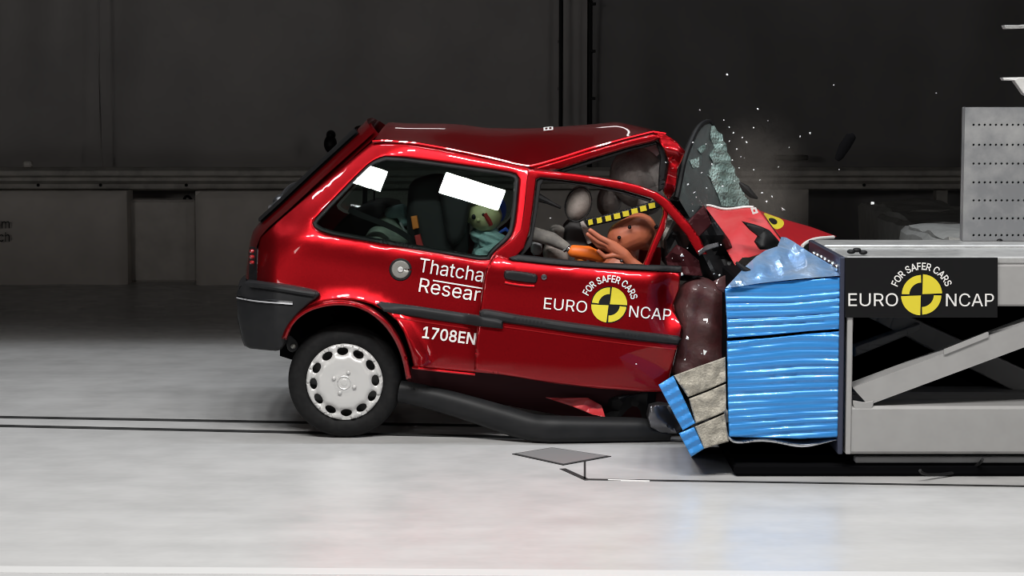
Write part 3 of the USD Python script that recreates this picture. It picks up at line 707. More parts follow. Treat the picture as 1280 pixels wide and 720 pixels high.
sub('window_seal', panel([(671, 225), (676, 222.5), (700, 225), (735, 229.5), (780, 238.5), (815, 249), (812, 253), (778, 242), (735, 233.2), (700, 228.4), (679, 226.3), (676, 232), (672, 262), (665, 306), (654, 319), (646, 322), (662, 294), (668, 252)], plus(FRD, .02), .02, grid=6, rnd=.005, rpx=2), 'black_rubber', 'black seal inside the door frame')
sub('quarter_bar', panel([(828, 254), (836, 262), (832, 285), (820, 312), (811, 335), (803, 334), (812, 311), (824, 283), (829, 268)], plus(FRD, .01), .03, grid=6, rnd=.006, rpx=2.5), 'red_paint', 'upright red bar at the front of the door window')
sub('belt_seal', panel([(636, 322), (648, 318.5), (700, 324.5), (760, 329.5), (852, 333), (852, 340.5), (800, 337.5), (742, 334.5), (690, 330.5), (640, 325.5)], lambda px, py: Sd(px, py) - .008, .04, grid=6, rnd=.006, rpx=2.5), 'black_rubber', 'black seal along the bottom of the door window')
hd = obj('door_handle', panel(chaikin([(630, 339), (634, 337), (668, 341.5), (672.5, 345), (671, 354), (666, 354.5), (634, 350.5), (629.5, 347)], 1), plus(Sd, -.012), .02, grid=4, rnd=.012, rpx=4), 'black_plastic', door, 'black door handle')
l = spline([(631, 353), (650, 356.3), (668, 357.5)], 10)
sub('handle_recess', tube(P(l[:, 0], l[:, 1], Sd(l[:, 0], l[:, 1]) - .002), .006, 8), 'red_paint')
sub('door_lock', panel(pie((680, 346.5), 0, 3.8, 0, 359, 18), plus(Sd, -.008), .012, grid=3, rnd=.003, rpx=1.4), 'steel_dark', 'small round door lock')
ds = [(599, 390), (604, 386.5), (612, 387), (650, 394), (720, 404), (800, 414.5), (848, 420), (852, 424), (848, 431.5), (800, 426.5), (720, 416.5), (650, 406), (604, 399.5), (599.5, 397)]
sub('rub_strip', panel(ds, plus(Sd, -.018), .022, grid=5, rnd=.014, rpx=5.5), 'grey_plastic', 'dark grey rubbing strip across the door')
l = spline([(630, 408.5), (700, 418.5), (780, 429.5), (846, 436.5)], 20)
sub('pin_stripe', panel(band(l, 1.4), plus(Sd, -.0025), .002, grid=6, rnd=0), 'red_lens', smooth=False)
sub('lettering', letters('EURO', (679.5, 386), 14.2, 5.2, plus(Sd, -.003), width=54), 'white_print', 'white word left of the round emblem', smooth=False)
sub('lettering', letters('NCAP', (786, 396), 14.2, 5.2, plus(Sd, -.003), width=52.5), 'white_print', 'white word right of the round emblem', smooth=False)
sub('arc_lettering', arc_letters('FOR SAFER CARS', (761.5, 381), 28.5, 162, 18, 8.4, plus(Sd, -.003), tilt=5.2), 'white_print', 'white words curved over the round emblem', smooth=False)
emblem((761.5, 381), 22.3, 5.2, Sd, door)

# roof rail, front pillar
obj('roof_rail', panel([(664, 210), (676, 207.5), (706, 198.5), (736, 189), (780, 176.5), (817, 167.5), (825, 172), (819, 176), (786, 184), (740, 198), (700, 211), (676, 215)], lambda px, py: np.full(np.shape(px), .145), .05, grid=6, rnd=.006, rpx=2.5), 'red_paint', car, 'red roof rail bent upward over the door')
obj('rail_seal', panel([(696, 213.5), (740, 199), (786, 185), (819, 177), (822, 180.5), (788, 189), (742, 204), (704, 216)], lambda px, py: np.full(np.shape(px), .165), .03, grid=6, rnd=.006, rpx=2), 'black_rubber', car)
pil = crumple(21, .05, 18)
obj('front_pillar', panel([(816, 165), (832, 168), (845, 176), (857, 189), (852, 201), (847, 212), (846, 228), (843, 240), (836, 250), (829, 240), (833, 222), (836, 204), (830, 188), (823, 176)], lambda px, py: .15 + pil(px, py), .05, grid=4, rnd=.01, rpx=3), 'red_paint', car, 'crumpled red windscreen pillar', smooth=25)
obj('pillar_seal', panel([(819, 176), (825, 179), (832, 190), (834, 206), (830, 236), (823, 240), (824, 214), (826, 196)], .19, .03, grid=6, rnd=.006, rpx=2), 'black_rubber', car)

# under the door: floor pan, sill cover, bright scrap
obj('floor_pan', panel([(512, 460), (600, 466), (760, 486), (845, 492), (850, 520), (826, 535), (757, 530), (640, 508), (560, 494), (508, 482)], lambda px, py: .10 + .0008 * (px - 510) * 0, .9, grid=16, rnd=0), 'maroon_dark', car, 'dark maroon underside below the door', smooth=False)
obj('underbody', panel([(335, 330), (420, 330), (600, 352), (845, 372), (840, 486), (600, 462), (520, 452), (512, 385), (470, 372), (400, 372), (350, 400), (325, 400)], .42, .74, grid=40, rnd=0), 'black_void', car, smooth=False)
l = spline([(500, 489), (560, 503), (620, 521), (660, 533), (690, 539.5), (743, 543.5), (800, 545), (838, 545)], 40)
yd = np.interp(l[:, 0], [500, 600, 690, 840], [.06, .0, -.10, -.05]); rad = np.interp(l[:, 0], [500, 540, 640, 700, 800, 838], [.052, .055, .066, .063, .056, .04])
sp = P(l[:, 0], l[:, 1], yd); sp[:, 2] = np.maximum(sp[:, 2], rad + .002)
obj('sill_cover', tube(sp, rad, 20, flat=.8), 'grey_plastic', car, 'long dark grey sill cover hanging loose onto the floor')
cr = crumple(5, .06, 14)
obj('bent_strip', panel([(682, 497), (700, 498), (735, 497.5), (752, 507), (757, 522), (740, 518), (715, 508)], lambda px, py: -.07 + (523 - py) * .0035 + cr(px, py) * .5, .01, grid=4, rnd=.004, rpx=1.5), 'red_inner', car, 'bright red strip of torn metal above the sill cover', smooth=15)
cr2 = crumple(9, .10, 18)
obj('crushed_metal', panel([(812, 508), (824, 505), (838, 507), (850, 516), (853, 536), (846, 542), (826, 542), (813, 534), (809, 521)], lambda px, py: -.12 + cr2(px, py), .08, grid=4, rnd=.01, rpx=3), 'steel_dark', car, 'crushed silvery metal beneath the front of the door', smooth=20)
cr3 = crumple(12, .10, 30)
obj('crushed_metal', panel([(745, 500), (800, 492), (846, 480), (905, 470), (905, 560), (860, 565), (800, 556), (748, 540)], lambda px, py: .10 + cr3(px, py), .5, grid=10, rnd=.01, rpx=3), 'black_plastic', car, 'dark crushed metal low behind the barrier', smooth=20)

# crushed front end
cr4 = crumple(31, .05, 30)
def wing_d(px, py):
    q = np.sqrt(np.clip(1 - ((px - 876) / 42) ** 2 - np.clip((py - 388), -60, 0) ** 2 / 48 ** 2, 0, 1))
    return .10 - .15 * q + cr4(px, py)
obj('front_wing', panel(chaikin([(842, 386), (841, 376), (848, 360), (860, 351), (876, 346), (890, 350), (903, 362), (912, 372), (912, 455), (880, 466), (838, 476), (846, 440), (854, 412)], 1), wing_d, .03, grid=5, rnd=.012, rpx=3), 'red_dusty', car, 'dusty dark red front wing crushed against the barrier', smooth=40)
cr5 = crumple(41, .16, 26)
obj('engine_bay', panel([(832, 300), (850, 270), (862, 276), (884, 262), (912, 300), (925, 335), (912, 372), (880, 356), (850, 350), (834, 334)], lambda px, py: .12 + cr5(px, py), .4, grid=5, rnd=.01, rpx=3), 'black_plastic', car, 'dark crumpled engine bay behind the bonnet', smooth=15)
cr6 = crumple(43, .10, 22)
obj('torn_panel', panel([(857, 280), (880, 257), (890, 280), (874, 296), (866, 297)], lambda px, py: .02 + cr6(px, py) * .4, .02, grid=5, rnd=.006, rpx=2), 'maroon_dark', car, 'dark maroon torn edge left of the bonnet', smooth=15)
obj('torn_panel', panel([(832, 322), (846, 306), (858, 312), (874, 326), (878, 345), (858, 344), (836, 338)], lambda px, py: .0 + cr6(px, py), .02, grid=5, rnd=.006, rpx=2), 'maroon_dark', car, 'dark maroon crumpled piece at the front of the door', smooth=15)
obj('torn_bracket', panel([(872, 314), (884, 306), (898, 303), (899, 308), (884, 313), (874, 320)], lambda px, py: -.06 + cr6(px, py) * .3, .01, grid=4, rnd=.004, rpx=1.5), 'steel_dark', car, 'bent grey bracket in front of the engine bay', smooth=15)
obj('torn_panel', panel([(892, 352), (905, 345), (922, 340), (928, 346), (910, 358), (905, 366), (897, 362)], lambda px, py: -.2 + cr6(px, py) * .4, .02, grid=4, rnd=.006, rpx=2), 'red_dusty', car, 'dusty red scrap at the corner of the blue foil', smooth=15)
cr7 = crumple(51, .05, 34)
bon = obj('bonnet', panel([(880, 257), (887, 256.5), (902, 260.5), (920, 260), (940, 258.5), (948, 262), (955, 271), (968, 289), (976, 300), (972, 312), (950, 318), (936, 322), (928, 322), (919, 332), (903, 304), (890, 278)], lambda px, py: .02 + .006 * (332 - py) + cr7(px, py), .012, grid=5, rnd=.006, rpx=2), 'red_inner', car, 'folded red bonnet half standing upright', smooth=25)
l = spline([(880, 257), (888, 257), (902, 260.8), (920, 260.2), (942, 259)], 16)
obj('bonnet_edge', tube(P(l[:, 0], l[:, 1], .02 + .006 * (332 - l[:, 1]) + cr7(l[:, 0], l[:, 1]) - .006), .006, 8), 'white_print', bon, 'pale edge of the bonnet')  # pale tube along the upper bonnet edge
bf = lambda px, py: .28 + .004 * (px - 950) + .012 * (300 - py)
fb = obj('bonnet_front', panel([(947, 262), (956, 265.5), (980, 274), (1015, 284), (1046, 295.5), (1030, 297), (1016, 300), (1005, 307), (1000, 312), (985, 308), (972, 292), (960, 276)], bf, .012, grid=6, rnd=.008, rpx=2.5), 'red_bonnet', car, 'far half of the red bonnet lying over the barrier')
obj('emblem_part', panel(chaikin([(953, 265), (964, 269), (977, 273.5), (981, 279), (977, 285), (970, 287), (966, 284), (960, 275)], 1), plus(bf, -.003), .002, grid=4, rnd=0), 'yellow_print', fb, 'yellow round emblem on the bonnet', smooth=False)
obj('emblem_part', panel(chaikin([(960, 273.5), (965, 272), (971, 275), (972, 279), (968, 281), (964, 279)], 1), plus(bf, -.006), .002, grid=3, rnd=0), 'black_print', fb, 'black centre of the bonnet emblem', smooth=False)
l = spline([(1003, 307.5), (1010, 302), (1022, 298.3), (1042, 296.5)], 12)
obj('bonnet_lip', tube(P(l[:, 0], l[:, 1], bf(l[:, 0], l[:, 1]) - .012), .0085, 8), 'white_print', fb, 'lit edge of the bonnet front, its highlight put into the colour')  # white tube painting the highlight on the lit bonnet edge
obj('bonnet_badge', panel([(938, 260), (945, 259), (948, 266), (941, 268)], .30, .006, holes=[[(941, 262), (943.6, 261.6), (944.6, 264.6), (942, 265.2)]], grid=3, rnd=0), 'white_print', bon, 'small white square mark at the bonnet corner', smooth=False)
cr8 = crumple(61, .08, 26)
obj('air_duct', panel([(928, 277), (944, 281), (953, 284), (962, 288), (972, 299), (978, 308), (968, 312), (950, 312), (944, 303), (948, 296), (938, 288)], lambda px, py: -.02 + cr8(px, py), .05, grid=4, rnd=.012, rpx=3), 'black_rubber', car, 'shiny black plastic duct lying on the bonnet', smooth=25)
obj('loose_hose', tube(P([920, 930, 940, 950], [328, 336, 342, 347], -.86), [.006, .012, .013, .006], 8), 'black_rubber', car, 'short black rubber hose on the blue foil')

# windscreen, torn out of the body
ws = lambda px, py: .22 + .0062 * (px - 846) + .0006 * (257 - py)
shard = obj('windscreen', panel([(846, 245), (851, 222), (857, 198), (867, 172), (877, 156.5), (886, 152.5), (892, 158), (897, 185), (902, 215), (908, 258), (880, 262), (864, 275)], ws, .006, grid=8, rnd=0), 'clear_shard', car, 'torn windscreen standing up behind the bonnet', smooth=True)
cr9 = crumple(71, .03, 9)
edge = [(889, 158), (893, 157), (897, 164), (903, 168), (904, 176), (908, 180), (909, 190), (913, 196), (914, 204), (918, 210), (919, 218), (924, 224), (925, 231), (930, 236), (931, 245), (936, 250), (936, 258), (902, 258), (898, 245), (890, 228), (886, 214), (892, 204), (887, 194), (893, 184), (888, 172)]
obj('shattered_glass', panel(edge, lambda px, py: ws(px, py) - .012 + cr9(px, py), .006, grid=3.5, rnd=0), 'broken_glass', shard, 'pale green crazed glass along the windscreen edge', smooth=20)
l = spline([(845, 248), (850, 225), (856, 198), (866, 172), (876, 156), (884, 151.5), (891, 155)], 30)
obj('windscreen_seal', tube(P(l[:, 0], l[:, 1], ws(l[:, 0], l[:, 1])), np.interp(np.arange(30), [0, 20, 29], [.016, .014, .009]), 8), 'black_rubber', shard, 'black rubber seal along the windscreen edge')
for k, (q, sd) in enumerate((([(864, 205), (878, 192), (890, 196), (872, 210)], 1), ([(872, 186), (884, 178), (888, 183), (876, 192)], 2), ([(862, 200), (870, 198), (876, 207), (866, 210)], 3), ([(884, 218), (896, 222), (912, 238), (904, 240)], 4))):
    obj('glass_flake', panel(q, lambda px, py: ws(px, py) - .02 + .002 * (px - q[0][0]), .004, grid=6, rnd=0), 'broken_glass', shard, smooth=False)
obj('wiper_blade', tube(P([924, 932, 940, 947], [228, 236, 244, 248], .55), [.005, .020, .016, .005], 8), 'black_rubber', car, 'black wiper piece beside the shattered glass')
# fascia scraps behind the front pillar
crA = crumple(81, .12, 20)
obj('fascia', panel([(838, 250), (850, 240), (872, 258), (880, 262), (858, 282), (846, 268)], lambda px, py: .45 + crA(px, py), .1, grid=5, rnd=.01, rpx=2.5), 'black_plastic', car, 'dark broken fascia below the windscreen', smooth=15)
obj('insulation', panel([(834, 268), (842, 276), (848, 288), (842, 300), (834, 314), (826, 308), (830, 288)], lambda px, py: .28 + crA(px, py) * .5, .03, grid=4, rnd=.006, rpx=2), 'cloth_grey', car, 'grey torn lining at the front of the door window', smooth=20)

# ---- cabin
obj('far_door', panel([(650, 318), (855, 340), (845, 480), (600, 462)], lambda px, py: S(px, py), .03, grid=16, rnd=.01, rpx=4, mirror=True), 'red_paint', car, 'far side door')
obj('far_rail', panel([(640, 205), (735, 190), (815, 168), (840, 200), (858, 280), (845, 280), (828, 205), (812, 180), (736, 202), (668, 218), (664, 290), (648, 290), (650, 220)], lambda px, py: .12 + 0 * px, .03, grid=12, rnd=.008, rpx=3, mirror=True), 'maroon_dark', car, 'far roof rail and pillar')
gfar = panel(np.asarray(win_poly.buffer(-3).exterior.coords)[:-1], glass_depth, .004, grid=20, rnd=0, mirror=True)
obj('quarter_glass', gfar, 'window_glass', car, 'far rear side window', smooth=30)
# rear bench and trim
obj('rear_bench', panel([(440, 262), (470, 252), (500, 258), (512, 320), (448, 318), (404, 300)], .85, .5, grid=20, rnd=.02, rpx=5, smooth=1), 'seat_dark', car, 'dark rear bench', smooth=True)
obj('seat_belt', panel(band(spline([(436, 262), (470, 276), (500, 290), (520, 306)], 14), 7), lambda px, py: .24 + .0012 * (px - 436), .004, grid=5, rnd=0), 'black_rubber', car, 'black belt running down across the rear window', smooth=False)
obj('parcel_bar', tube(P([438, 462, 485], [257, 262, 265], .95), .012, 8), 'white_foil', car, 'pale bar behind the rear seat')
for px in (467.5, 456): obj('trim_post', tube(P([px + 1, px], [205, 266], 1.15), .014 if px < 460 else .005, 6), 'black_rubber', car)
# driver seat
seat = data(UsdGeom.Xform.Define(stage, str(car.GetPath()) + '/driver_seat').GetPrim(), 'driver seat with beige head restraint')
hp = P(722.5, 254.5, .42)
obj('headrest', ellipsoid(hp, (.062, .095, .092), 3, (0, .32, 0)), 'seat_beige', seat, 'beige oval head restraint', smooth=True)
th_ = np.linspace(0, 2 * np.pi, 40)
E = np.stack([.066 * np.cos(th_), -.045 + 0 * th_, .090 * np.sin(th_)], 1) @ trimesh.transformations.euler_matrix(0, .32, 0)[:3, :3].T
obj('headrest_piping', tube(hp + E * [.92, 1, .92] + [.0, -.022, 0], .0032, 6, caps=False), 'black_rubber', seat)
obj('seat_back', panel([(708, 277), (729, 277), (738, 306), (736, 345), (690, 345), (700, 310)], .34, .30, grid=8, rnd=.03, rpx=6, smooth=1), 'seat_dark', seat, smooth=True)
obj('seat_edge', tube(P([727, 733, 737], [277, 290, 304], .335), [.010, .016, .012], 8), 'airbag', seat, 'pale piping strip along the seat edge')
obj('seat_bolster', panel(chaikin([(686, 286), (697, 281), (707, 286), (712, 300), (706, 304), (690, 298)], 2), .36, .12, grid=5, rnd=.025, rpx=6), 'cloth_grey', seat, smooth=True)
obj('seat_cushion', panel(chaikin([(681, 308), (690, 303), (706, 308), (712, 322), (708, 330), (678, 328)], 2), .30, .2, grid=5, rnd=.03, rpx=6), 'seat_beige', seat, smooth=True)
obj('belt_guide', tube(P([671, 685, 701], [246, 252, 260], .25), [.022, .012, .006], 8), 'black_rubber', seat)
obj('steel_box', panel(chaikin([(663, 301), (677, 302), (679, 318), (664, 320)], 1), .30, .08, grid=4, rnd=.012, rpx=3), 'plate_grey', car, 'grey steel instrument box behind the driver seat')
# airbags and belt
obj('driver_airbag', [ellipsoid(P(797, 222, .62), (.135, .20, .150), 4, (0, -.3, 0))], 'airbag', car, 'grey inflated airbag in front of the driver', smooth=True)
obj('airbag_lobe', ellipsoid(P(762, 250, .66), (.062, .12, .085), 3, (0, .2, 0)), 'airbag', car, 'smaller grey lobe of airbag', smooth=True)
obj('airbag_skirt', ellipsoid(P(812, 247, .55), (.07, .14, .085), 3, (0, .2, 0)), 'airbag', car, smooth=True)
bl = spline([(732, 279), (760, 273), (790, 265), (824, 254)], 34)
bd = lambda px, py: .34 + 0 * px
dash = data(UsdGeom.Xform.Define(stage, str(car.GetPath()) + '/taped_bar').GetPrim(), 'black bar with yellow chequers above the dummy head')
obj('bar', panel(band(bl, 10.5), bd, .02, grid=4, rnd=.004, rpx=2), 'black_print', dash, smooth=False)
for k in range(8):
    u = (k + .55) / 8.4; c = np.array([np.interp(u, np.linspace(0, 1, 34), bl[:, j]) for j in (0, 1)])
    sz = 5.4 + 2.4 * min(1, k / 3); q = [(c[0] - sz / 2 - .6, c[1] - 2.6), (c[0] + sz / 2 - .6, c[1] - 4.1), (c[0] + sz / 2 + .6, c[1] + 2.4), (c[0] - sz / 2 + .6, c[1] + 4.0)]
    obj('yellow_mark', panel(q, plus(bd, -.002), .003, grid=5, rnd=0), 'yellow_print', dash, smooth=False)

# ================================================================== DUMMIES
# driver dummy: one body of brown vinyl, leaning forward over the door
drv = thing('crash_test_dummy', 'brown adult crash test dummy slumped forward in the driver seat, hand raised', 'crash test dummy')
D = lambda px, py, y: P(px, py, y)
hd_c = D(790, 291, .26)
chain = []
J = dict(pelvis=(D(690, 425, .36), .13), chest=(D(735, 372, .36), .125), upper=(D(768, 345, .34), .105), neck=(D(786, 316, .32), .050), hb=(D(780, 297, .275), .080), hf=(D(799, 288, .265), .084), jaw=(D(806, 296, .30), .066))
for a, b in (('pelvis', 'chest'), ('chest', 'upper'), ('upper', 'neck'), ('neck', 'hb'), ('hb', 'hf'), ('hf', 'jaw')): chain.append((J[a], J[b]))
sh, el, wr = (D(776, 352, .24), .055), (D(822, 356, .12), .042), (D(787, 327, .10), .026)
chain += [(J['upper'], sh), (sh, el), (el, wr)]
palm = [(D(780, 319, .095), .029), (D(766, 309, .09), .030), (D(772, 315, .12), .026)]
chain += [(wr, palm[0]), (palm[0], palm[1]), (palm[0], palm[2]), (palm[1], palm[2])]
fing = [[(762, 303, .075, .0140), (750, 297, .072, .0125), (738, 288, .07, .0105)], [(759, 306, .085, .0140), (748, 302, .083, .0125), (735, 293, .08, .0105)],
        [(758, 309, .10, .0135), (748, 307, .10, .012), (740, 299, .10, .010)], [(758, 312, .12, .0105), (751, 309, .12, .0095), (745, 302, .12, .008)],
        [(768, 319, .08, .013), (756, 321, .07, .0115), (748, 314, .065, .0095)]]
for f in fing:
    pts = [(D(a, b, y), r) for a, b, y, r in f]
    chain += [(palm[1] if f is not fing[4] else palm[0], pts[0]), (pts[0], pts[1]), (pts[1], pts[2])]
# legs folded into the footwell
kn, an = (D(800, 410, .3), .075), (D(770, 470, .32), .05)
chain += [((J['pelvis'][0] + [0, -.09, 0], .09), kn), (kn, an)]
kn2, an2 = (D(800, 410, .55), .075), (D(770, 470, .55), .05)
chain += [((J['pelvis'][0] + [0, .09, 0], .09), kn2), (kn2, an2)]
# nose and ear on the head (face turned down and forward)
chain += [((J['hf'][0] + [.088, 0, -.012], .014), (J['hf'][0] + [.06, 0, -.005], .03))]
obj('body', bones(chain, .008, 10), 'dummy_skin', drv, 'brown vinyl head, body and hand', smooth=True)
for (px, py, y) in ((787, 284, .170), (774, 297, .190)):
    obj('head_hole', ellipsoid(D(px, py, y), (.009, .012, .009), 2), 'black_print', drv, 'dark screw hole in the dummy head')
for y in (.22, .29): obj('eye', ellipsoid(J['hf'][0] + [.078, y - .255, .018], (.012, .014, .009), 2), 'black_print', drv)
obj('mouth', tube(J['jaw'][0] + np.array([[.045, -.03, -.005], [.055, 0, -.008], [.045, .03, -.005]]), .004, 6), 'black_print', drv)
obj('wrist_joint', [ellipsoid(D(786, 322, .085), (.010, .012, .008), 1), ellipsoid(D(777, 326, .078), (.009, .012, .008), 1)], 'steel_dark', drv, 'dark bolts at the wrist')
obj('sleeve', bones([((D(664, 292, .20), .036), (D(690, 299, .2), .033)), ((D(690, 299, .2), .033), (D(708, 309, .2), .022))], .01, 5), 'cloth_grey', drv, 'grey tube of the upper arm', smooth=True)
obj('elbow_joint', [ellipsoid(D(711, 311, .19), (.016, .02, .016), 2), tube(D([704, 714], [314, 308], .185), .008, 8)], 'chrome', drv, 'metal elbow joint')
obj('forearm_pad', bones([((D(717, 314, .19), .030), (D(735, 316, .19), .033)), ((D(735, 316, .19), .033), (D(752, 322, .19), .024))], .01, 5), 'dummy_orange', drv, 'bright orange forearm pad', smooth=True)
obj('hand_strap', ellipsoid(D(726, 324, .21), (.03, .03, .018), 2), 'belt_orange', drv)

# child dummy in the black child seat
cs = thing('child_seat', 'black high-backed child seat behind the rear side window with orange tag', 'child seat')
obj('shell', panel([(510, 234), (516, 226), (546, 219), (560, 226), (592, 245), (586, 275), (584, 330), (513, 330), (508, 280)], lambda px, py: .34 + .0006 * np.abs(px - 548), .34, grid=8, rnd=.04, rpx=9, smooth=1), 'child_seat', cs, smooth=True)
obj('side_wing', panel([(546, 222), (592, 246), (587, 262), (580, 300), (560, 312), (552, 260)], lambda px, py: .29 + 0 * px, .08, grid=8, rnd=.03, rpx=7, smooth=1), 'child_seat', cs, smooth=True)
obj('tag', panel([(513.5, 271), (521, 270), (523.5, 285), (516, 287)], .30, .05, grid=4, rnd=.003, rpx=1), 'belt_orange', cs, 'orange belt guide tag', smooth=False)
obj('belt_webbing', panel([(518, 295), (525, 293), (530, 312), (522, 313)], .30, .05, grid=4, rnd=.003, rpx=1), 'belt_red', cs, 'red belt webbing', smooth=False)
obj('buckle', tube(P([549.5, 551], [236, 244], .285), .006, 6), 'chrome', cs)
ch = thing('child_dummy', 'child crash dummy with yellowish head and pale teal top in the child seat', 'crash test dummy')
hc_ = P(605.5, 268.5, .40)
body = bones([((P(612, 300, .46), .065), (P(604, 345, .48), .085)), ((P(612, 300, .40), .055), (P(636, 308, .36), .036)), ((P(636, 308, .36), .036), (P(600, 318, .33), .028)), ((P(598, 294, .42), .040), (P(612, 292, .42), .045)), ((P(606, 290, .42), .035), (P(606, 283, .41), .030)), ((P(604, 345, .44), .06), (P(648, 360, .40), .045)), ((P(604, 345, .52), .06), (P(648, 360, .54), .045))], .01, 6)
for v in (0,): body.vertices[:, 1] += .006 * np.sin(body.vertices[:, 2] * 160 + body.vertices[:, 0] * 60)
obj('body', body, 'teal_cloth', ch, 'pale teal child clothing', smooth=True)
head = ellipsoid(hc_, (.086, .085, .080), 4, (0, .25, 0))
hv = head.vertices - hc_; hv[:, 0] *= 1 - .10 * (hv[:, 2] < 0) * (-hv[:, 2] / .08); head.vertices = hv + hc_
obj('head', head, 'child_skin', ch, 'yellowish head lying on its side', smooth=True)
def on_head(px, py, k=.0):
    d = (P(px, py, .40) - hc_) / [.088, 1, .082]; rr = np.sqrt(max(0, 1 - d[0] ** 2 - d[2] ** 2)); return P(px, py, .40 - .084 * rr + k)
obj('eye', ellipsoid(on_head(592.5, 271), (.0125, .008, .0125), 2), 'black_print', ch, 'round black eye')
obj('eye', ellipsoid(on_head(604.5, 268.5), (.008, .006, .008), 2), 'black_print', ch)
obj('nose', ellipsoid(on_head(598, 275), (.010, .014, .010), 2), 'child_skin', ch)
obj('ear', ellipsoid(P(584.5, 274, .40), (.012, .02, .02), 2), 'child_skin', ch)
obj('face_mark', tube(np.array([on_head(606, 267, -.002), on_head(610, 274, -.002), on_head(613.5, 281, -.002)]), [.010, .012, .011], 8), 'belt_red', ch, 'red paint stroke on the face')
obj('cap', ellipsoid(P(624, 262, .44), (.035, .06, .06), 3), 'blue_cap', ch, 'blue cap behind the head')
obj('collar', tube(P([624, 632, 638], [291, 286, 292], .40), [.006, .010, .006], 8), 'blue_cap', ch, 'blue collar strap')
ch2 = thing('child_dummy', 'second child dummy slumped low beside the rear bench, grey green with a teal sleeve', 'crash test dummy')
obj('body', bones([((P(500, 300, .55), .075), (P(494, 330, .58), .09)), ((P(472, 296, .40), .052), (P(462, 312, .42), .050)), ((P(472, 296, .40), .052), (P(500, 300, .50), .05)), ((P(484, 276, .52), .04), (P(500, 300, .55), .06))], .012, 6), 'grey_green', ch2, smooth=True)
obj('sleeve', bones([((P(488, 266, .50), .030), (P(502, 263, .50), .032)), ((P(502, 263, .50), .032), (P(506, 276, .50), .028))], .01, 5), 'teal_cloth', ch2, 'pale teal sleeve', smooth=True)
obj('strap', tube(P([500, 508], [278, 292], .44), .006, 6), 'white_foil', ch2)

# ================================================================== BARRIER
BN, BF = -1.00, -.02                   # near and far side of the barrier
face = thing('barrier_frame', 'grey steel barrier trolley frame with diagonal brace at the right', 'barrier frame')
def pxz(px, py, y=BN):
    p = P(px, py, y); return float(p[0]), float(p[2])
xL, zT = pxz(1057, 321); xR = 3.1
zB = pxz(1057, 568)[1]; zbeam = pxz(1260, 383)[1]; zlow = pxz(1200, 508)[1]
# deck: three planks along its length with shallow joints
wd = (BF - BN) / 3
for k in range(3):
    obj('deck_plank', rbox(xL + .004, xR, BN + k * wd + .003, BN + (k + 1) * wd - .003, zT - .03, zT - (.012 if k == 1 else 0), .006), 'frame_top', face, smooth=False)
obj('top_beam', rbox(xL + .01, xR, BN, BN + .12, zbeam, zT - .032, .008), 'frame_grey', face, smooth=False)
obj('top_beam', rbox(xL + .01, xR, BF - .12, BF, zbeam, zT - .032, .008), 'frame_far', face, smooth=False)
obj('bottom_beam', rbox(xL + .012, xR, BN + .002, BN + .22, zB, zlow, .012), 'frame_grey', face, 'wide grey bottom beam', smooth=False)
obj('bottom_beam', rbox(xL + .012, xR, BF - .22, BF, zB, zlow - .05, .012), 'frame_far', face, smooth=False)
xp0, xp1 = pxz(1058.5, 450)[0], pxz(1065.5, 450)[0]
obj('post', rbox(xp0, xp1, BN - .004, BN + .16, zB, zbeam + .02, .004), 'frame_grey', face, 'narrow upright at the front of the frame', smooth=False)
def brace(a, b, c, d, y0, y1):
    q = [np.array(pxz(*p)) for p in (a, b, c, d)]
    dirn = (q[1] - q[0]); q[1] = q[0] + dirn * 1.6; dirn = (q[2] - q[3]); q[2] = q[3] + dirn * 1.6
    m = trimesh.creation.extrude_polygon(sg.Polygon(q).buffer(-.004).buffer(.004, quad_segs=4), y1 - y0, engine='earcut')
    m.vertices = np.stack([m.vertices[:, 0], y0 + m.vertices[:, 2], m.vertices[:, 1]], 1); m.fix_normals(); return m
obj('diagonal_brace', brace((1066, 485), (1280, 405), (1280, 435), (1086, 507), BN + .012, BN + .14), 'frame_grey', face, 'diagonal square tube rising to the right', smooth=20)
obj('weld_plate', brace((1180, 437), (1215, 423), (1215, 430), (1180, 444), BN + .004, BN + .012), 'frame_grey', face, smooth=False)
obj('gusset', panel(pie((1079, 503), 0, 13, 170, 370, 16), BN + .004, .02, grid=6, rnd=.002, rpx=1), 'frame_grey', face, smooth=False)
def brace2(q, y0, y1):
    m = panel(q, y0, y1 - y0, grid=20, rnd=.006, rpx=2); return m
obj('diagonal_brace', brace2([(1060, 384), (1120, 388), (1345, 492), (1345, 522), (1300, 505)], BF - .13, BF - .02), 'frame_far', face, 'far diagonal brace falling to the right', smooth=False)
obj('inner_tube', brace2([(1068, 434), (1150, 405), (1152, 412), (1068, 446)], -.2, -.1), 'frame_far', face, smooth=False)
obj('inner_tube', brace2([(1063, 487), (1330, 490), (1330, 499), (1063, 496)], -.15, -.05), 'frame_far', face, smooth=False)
obj('cross_tube', brace2([(1140, 425), (1190, 426), (1196, 438), (1168, 440)], -.05, .02), 'frame_grey', face, smooth=False)
obj('shade_sheet', rbox(xL + .03, xR, BF - .005, BF + .01, zB + .03, zT - .04, .002), 'black_void', face, 'added black sheet standing in for the shade behind the frame', smooth=False)  # added black sheet, makes the shade behind the frame by colour
obj('end_plate', rbox(xL - .022, xL, BN, BF, zB, zT - .001, .004), 'blue_plate', face, 'dark blue grey bolted end plate', smooth=False)
for k in range(7):
    y = BN + .07 + k * .115
    bo = trimesh.creation.icosphere(2, .016); bo.vertices[:, 0] *= .8; bo.apply_translation((xL - .026, y, zT - .05)); obj('bolt', bo, 'chrome', face, smooth=True)
cl = P([1064, 1071, 1079], [317.5, 315.5, 318.5], BN + .07)
obj('deck_clip', [ellipsoid(c + [0, 0, .01], (.018, .016, .010), 2) for c in cl], 'black_print', face, 'small black clip on the deck corner', smooth=True)
